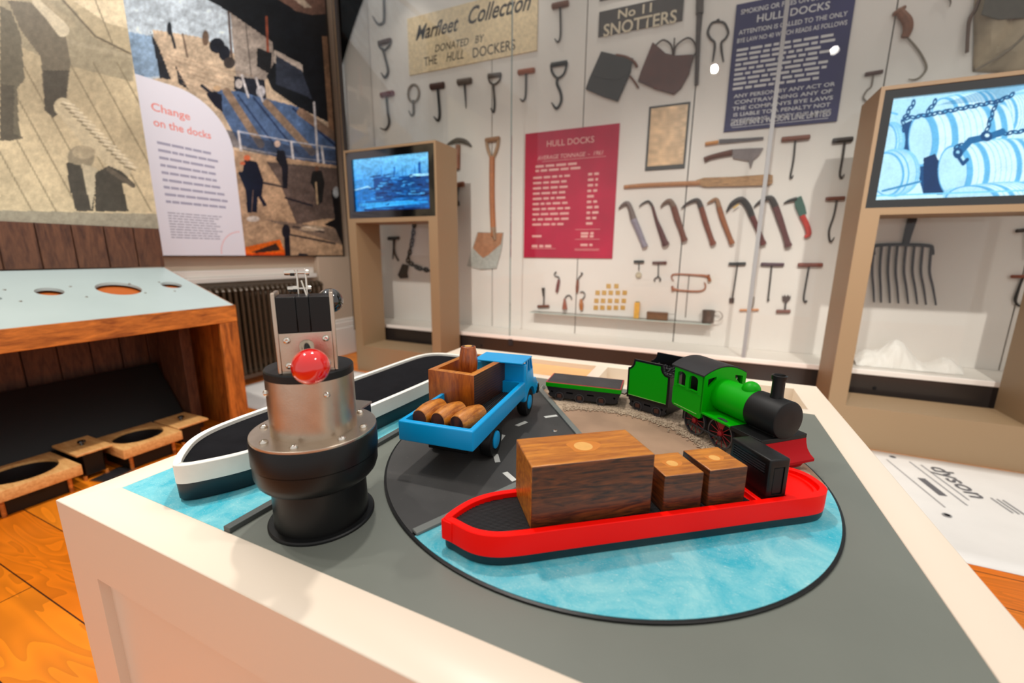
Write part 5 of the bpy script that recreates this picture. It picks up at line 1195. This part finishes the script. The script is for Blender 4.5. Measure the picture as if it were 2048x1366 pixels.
small('long purple brown cross handled hook behind the door seal', (1235, 678), (1394, 681), 3.9, (78, 50, 62), [(1310, 680), (1297, 810), (1284, 925), (1290, 915)], 1.8, IRON, 'docker_hook', 'hook')
small('long red brown cross handled hook lowest beside the right kiosk', (1488, 683), (1658, 683), 4.8, (122, 58, 42), [(1566, 685), (1545, 800), (1528, 905), (1536, 938), (1550, 925)], 2.1, IRON, 'docker_hook', 'hook')
small('small orange cross handled gimlet lying low by the door seal', (1090, 991), (1222, 988), 2.4, (206, 140, 92), [(1168, 989), (1185, 950), (1190, 900)], 1.1, (150, 140, 130), 'gimlet', 'gimlet')
e = small('short upturned fork with brown cross handle', (1340, 1000), (1438, 1000), 4, (118, 66, 52), [(1400, 998), (1405, 940)], 1.8, IRON, 'cask_fork', 'fork')
plate(e, 'fork_head', [G6(1384, 930), G6(1380, 888), G6(1390, 900), G6(1398, 884), G6(1408, 900), G6(1420, 884), G6(1430, 900), G6(1440, 888), G6(1436, 918), G6(1410, 944)], (82, 66, 62))
e = tool('bag_hook', *G6(760, 760), 'slim orange bag hook with curl at its left, upper of the pair', 'hook'); rod(e, 'shank', [G6(885, 795), G6(870, 760), G6(780, 750), G6(650, 745), G6(625, 765), G6(640, 792)], [4, 2.6, 1.8, 1.7, 1.4, .8], (160, 96, 64))
rod(e, 'grip', [G6(878, 748), G6(882, 792)], 2.6, (150, 88, 60), .018)
e = tool('bag_hook', *G6(740, 855), 'slim orange bag hook with curl at its right, lower of the pair', 'hook'); rod(e, 'shank', [G6(632, 845), G6(680, 855), G6(800, 862), G6(848, 850), G6(858, 822), G6(848, 800)], [3, 1.8, 1.8, 1.6, 1.3, .8], (160, 96, 64))
rod(e, 'grip', [G6(630, 826), G6(633, 862)], 2, (150, 88, 60), .018)
# glass shelf with small exhibits
A = wp(1069, 622, .0); B = wp(1422, 640, .0); zs = 0.5*(at(1, YB-.10, 1069, 626).z+at(1, YB-.10, 1422, 645).z)
sh = empty('glass_shelf', ((A.x+B.x)/2, YB-.06, zs), 0, 'small clear glass shelf low on the back board', 'shelf')
MB().box(A.x, B.x, YB-.125, YB-.001, zs-.006, zs).build('shelf_board', M_glass, sh, bevel=.0008, world=True)
MB().box(A.x, B.x, YB-.1262, YB-.1252, zs-.006, zs).build('front_edge', pm('pale_glass_edge', (196, 216, 210), .2), sh, smooth=False, world=True)
for f in (.2, .5, .8): MB().box(A.x+(B.x-A.x)*f-.006, A.x+(B.x-A.x)*f+.006, YB-.04, YB-.001, zs-.02, zs-.0065).build('bracket', M_chrome, sh, bevel=.001, world=True)
G5 = lambda x, y: (680+x/3.531, 400+y/3.531)
def onshelf(name, u, v, lab, cat, group=None, dep=.05): q = at(1, YB-dep, u, v); return empty(name, (q.x, YB-dep, zs+.0002), 0, lab, cat, group), q
e = tool('upright_gimlet', *G5(1437, 750), 'small gimlet standing on its brown handle at the left end of the glass shelf', 'gimlet')
handle(e, G5(1395, 752), G5(1477, 750), 2.6, (110, 66, 52)); rod(e, 'shaft', [G5(1438, 748), G5(1440, 680)], 1.4, IRON); rod(e, 'blade', [G5(1438, 680), G5(1434, 620)], [2, 3.2], IRON)
for lab, g, hk, c in (('small hook with ribbed red handle above the left of the shelf', [(1546, 562), (1530, 650)], [(1546, 562), (1545, 545), (1518, 535), (1515, 520), (1528, 508)], (116, 56, 52)),
                      ('small hook with brown handle crossing the board joint', [(1678, 566), (1673, 652)], [(1678, 566), (1690, 545), (1712, 520), (1700, 514)], (128, 72, 50)),
                      ('small hook with orange pear shaped handle standing on the shelf', [(1703, 700), (1704, 778)], [(1703, 705), (1722, 690), (1728, 665), (1715, 648), (1695, 652)], (176, 110, 60)),
                      ('small hook with conical brown handle standing on the shelf', [(1586, 695), (1586, 770)], [(1588, 698), (1600, 678), (1620, 674), (1634, 690), (1633, 702)], (150, 84, 64))):
    e = tool('hand_hook', *G5(*g[0]), lab, 'hook'); A_, B_ = G5(*g[0]), G5(*g[1])
    rr = [1.5, 3.6, 5.2] if 'conical' in lab else ([2.5, 4.4, 3] if 'pear' in lab else [2.4, 3.2, 2.6])
    rod(e, 'handle', [A_, ((A_[0]+B_[0])/2, (A_[1]+B_[1])/2), B_], rr, c, .016); rod(e, 'hook', [G5(*q) for q in hk], 1.1, (70, 62, 58))
M_brass = pm('brass_token', (214, 176, 104), .35, metal=.5, var=.1, vs=60)
tb_y = YB-.012
for row, xs in ((828, (195, 248)), (873, (120, 165, 210, 258, 305)), (928, (112, 157, 205, 251, 299)), (975, (108, 152, 199, 245, 292))):
    for x in xs:
        u, v = G6(x, row); q = wp(u, v, .004); k = mpp(u, v)
        o = MB().box(-4.6*k, 4.6*k, -.003, 0, -4.6*k, 4.6*k).build('brass_token', M_brass, None, bevel=.0012); o.location = (q.x, YB-.001, q.z)
        tag(o, 'small square brass token in the grid above the glass shelf', 'token', 'brass tokens above the shelf')
def shelfbox(name, p0, p1, c, lab, cat, dep=.05):
    e, q = onshelf(name, *G6(*p0), lab, cat, dep=dep); q1 = at(1, YB-dep, *G6(*p1)); w_ = q1.x-q.x; h_ = abs(at(1, YB-dep, *G6(p0[0], p1[1])).z-at(1, YB-dep, *G6(*p0)).z)
    e.location.x = q.x+w_/2; return e, w_, h_
e, w_, h_ = shelfbox('rule_block', (370, 1000), (413, 893), 0, 'upright yellow block on the glass shelf', 'block'); MB().box(-w_/2, w_/2, -.02, .02, 0, h_).build('body', cm((222, 168, 72)), e, bevel=.002); MB().lathe([(w_*.42, h_), (w_*.42, h_+.006), (.002, h_+.007)], 20).build('cap', cm((120, 112, 78)), e)
e, w_, h_ = shelfbox('wooden_box', (458, 1028), (604, 980), 0, 'low brown wooden box on the glass shelf at the board joint', 'box'); MB().box(-w_/2, w_/2, -.03, .03, 0, h_*.72).build('box_body', cm((118, 84, 58)), e, bevel=.002); MB().box(-w_/2-.001, w_/2+.001, -.031, .031, h_*.73, h_).build('lid', cm((104, 72, 50)), e, bevel=.0015); MB().tube([(w_/2-.003, 0, h_*.8), (w_/2+.03, 0, h_*.85), (w_/2+.05, 0, h_*.83)], .0014).build('pin', cm(IRON), e)
e, w_, h_ = shelfbox('tin_mug', (830, 1052), (928, 968), 0, 'dented grey tin mug at the right end of the glass shelf', 'mug')
M_tin = cm((104, 92, 86), .4, .4)
MB().lathe([(w_*.46, 0), (w_*.47, h_*.1), (w_*.46, h_*.5), (w_*.5, h_*.97), (w_*.52, h_), (w_*.47, h_), (w_*.43, h_*.1), (.001, h_*.08)], 32).build('cup', M_tin, e)
MB().tube([(w_*.46, 0, h_*.9), (w_*.8, 0, h_*.95), (w_*1.08, 0, h_*.6), (w_*.85, 0, h_*.22), (w_*.46, 0, h_*.2)], .0035, 8, 5).build('handle', cm((156, 146, 138), .4, .4), e)
e = tool('thin_rod', *G6(740, 880), 'thin grey rod leaning between the bag hooks and the shelf', 'rod'); rod(e, 'rod', [G6(746, 752), G6(732, 900), G6(720, 1042)], .9, (120, 112, 108), .01)
# fork seen through the right kiosk
e = tool('grain_fork', 1806, 490, 'big black eight pronged fork seen through the right kiosk', 'fork')
def R7(x, y): return (1560+x/2.732, 400+y/2.732)
plate(e, 'handle', [R7(700, 0), R7(745, 0), R7(742, 110), R7(715, 190), R7(700, 240), R7(665, 240), R7(678, 170), R7(698, 90)], (34, 33, 42), .012, .02)
rod(e, 'cross_bar', [R7(512, 300), R7(512, 262), R7(535, 248), R7(670, 244), R7(812, 250), R7(830, 268), R7(832, 300)], 4, (36, 35, 44), .02)
for i, (xt, xb_) in enumerate(((514, 514), (556, 552), (600, 600), (642, 647), (688, 700), (734, 750), (780, 798), (828, 852))):
    yb_ = 558+i*2.4
    rod(e, 'prong', [R7(xt, 252), R7(xt-8, 330), R7(xt-10, 400), R7((xt+xb_)/2-4, 480), R7(xb_, yb_)], [3, 3, 2.8, 2.6, 2], (52, 46, 52), .022)
# hooks at the far right edge
thook('orange handled loop tool at the right edge', (2022, 553), (2068, 553), 4.8, (130, 62, 38), [(2046, 555), (2036, 580), (2030, 600), (2040, 612), (2056, 600)], 3, BLK, point=False)
thook('dark handled hook at the right edge above the orange handled one', (2032, 462), (2072, 458), 5, (52, 42, 38), [(2054, 462), (2050, 520)], 2.2, BLK)
# pale canvas pad at upper right
M_can = pm('stained_canvas', (168, 152, 128), .7, var=.3, vs=6)
e = tool('canvas_pad', 1990, 75, 'large pale stained canvas pad with brown edge at the top right', 'canvas pad')
r = random.Random(3); nx = 16; V = []; F = []
cor = [wp(1950, -40), wp(2075, -40), wp(2070, 150), wp(1946, 142)]
for j in range(nx+1):
    for i in range(nx+1):
        s, t = i/nx, j/nx; q = cor[0].lerp(cor[1], s).lerp(cor[3].lerp(cor[2], s), t)
        ed = min(s, 1-s, t, 1-t); V.append((q.x+(-.06 if t < .35 and False else 0), YB-.006-min(1, ed*5)*(.035+.03*abs(math.sin(s*7+t*5)))-r.random()*.008, q.z))
F = [(j*(nx+1)+i, j*(nx+1)+i+1, (j+1)*(nx+1)+i+1, (j+1)*(nx+1)+i) for j in range(nx) for i in range(nx)]
MB().add(V, F).build('canvas', M_can, e, world=True).modifiers.new('solid', 'SOLIDIFY').thickness = .004
rod(e, 'edge_band', [(1966, -20), (1950, 20), (1938, 44), (1934, 105)], 4, (96, 72, 58), .03); rod(e, 'cord', [(1950, 140), (1990, 118), (2030, 90), (2060, 60)], 3, (120, 108, 92), .075)
plate(e, 'dark_patch', [(1980, -40), (2075, -40), (2075, 34), (1998, 40), (1962, 30)], (82, 76, 66), .075, .004)
# crumpled wrap on the ledge
def crumple():
    r = random.Random(11); V = []; F = []; n1, n2 = 40, 16
    x0 = at(1, 3.44, 1702, 715).x; x1 = at(1, 3.44, 1914, 740).x
    for j in range(n2+1):
        for i in range(n1+1):
            s, t = i/n1, j/n2
            env = (math.exp(-((s-.40)/.17)**2)*1.0+math.exp(-((s-.88)/.10)**2)*.38+math.exp(-((s-.12)/.10)**2)*.36+.10)*math.sin(math.pi*min(1, max(0, t)))**.7
            V.append((x0+(x1-x0)*s+r.uniform(-.008, .008), 3.33+.2*t+r.uniform(-.008, .008), .3865+.150*env*(1-.0)+r.uniform(0, .020)*min(1, env*4+.1)))
    F = [(j*(n1+1)+i, j*(n1+1)+i+1, (j+1)*(n1+1)+i+1, (j+1)*(n1+1)+i) for j in range(n2) for i in range(n1)]
    return MB().add(V, F)
o = crumple().build('crumpled_wrap', pm('white_wrap', (236, 232, 226), .5)); o.data.set_sharp_from_angle(angle=R(180))
s_ = o.modifiers.new('sub', 'SUBSURF'); s_.levels = 1; s_.render_levels = 1
tag(o, 'crumpled white packing wrap on the ledge behind the right kiosk', 'packing wrap')
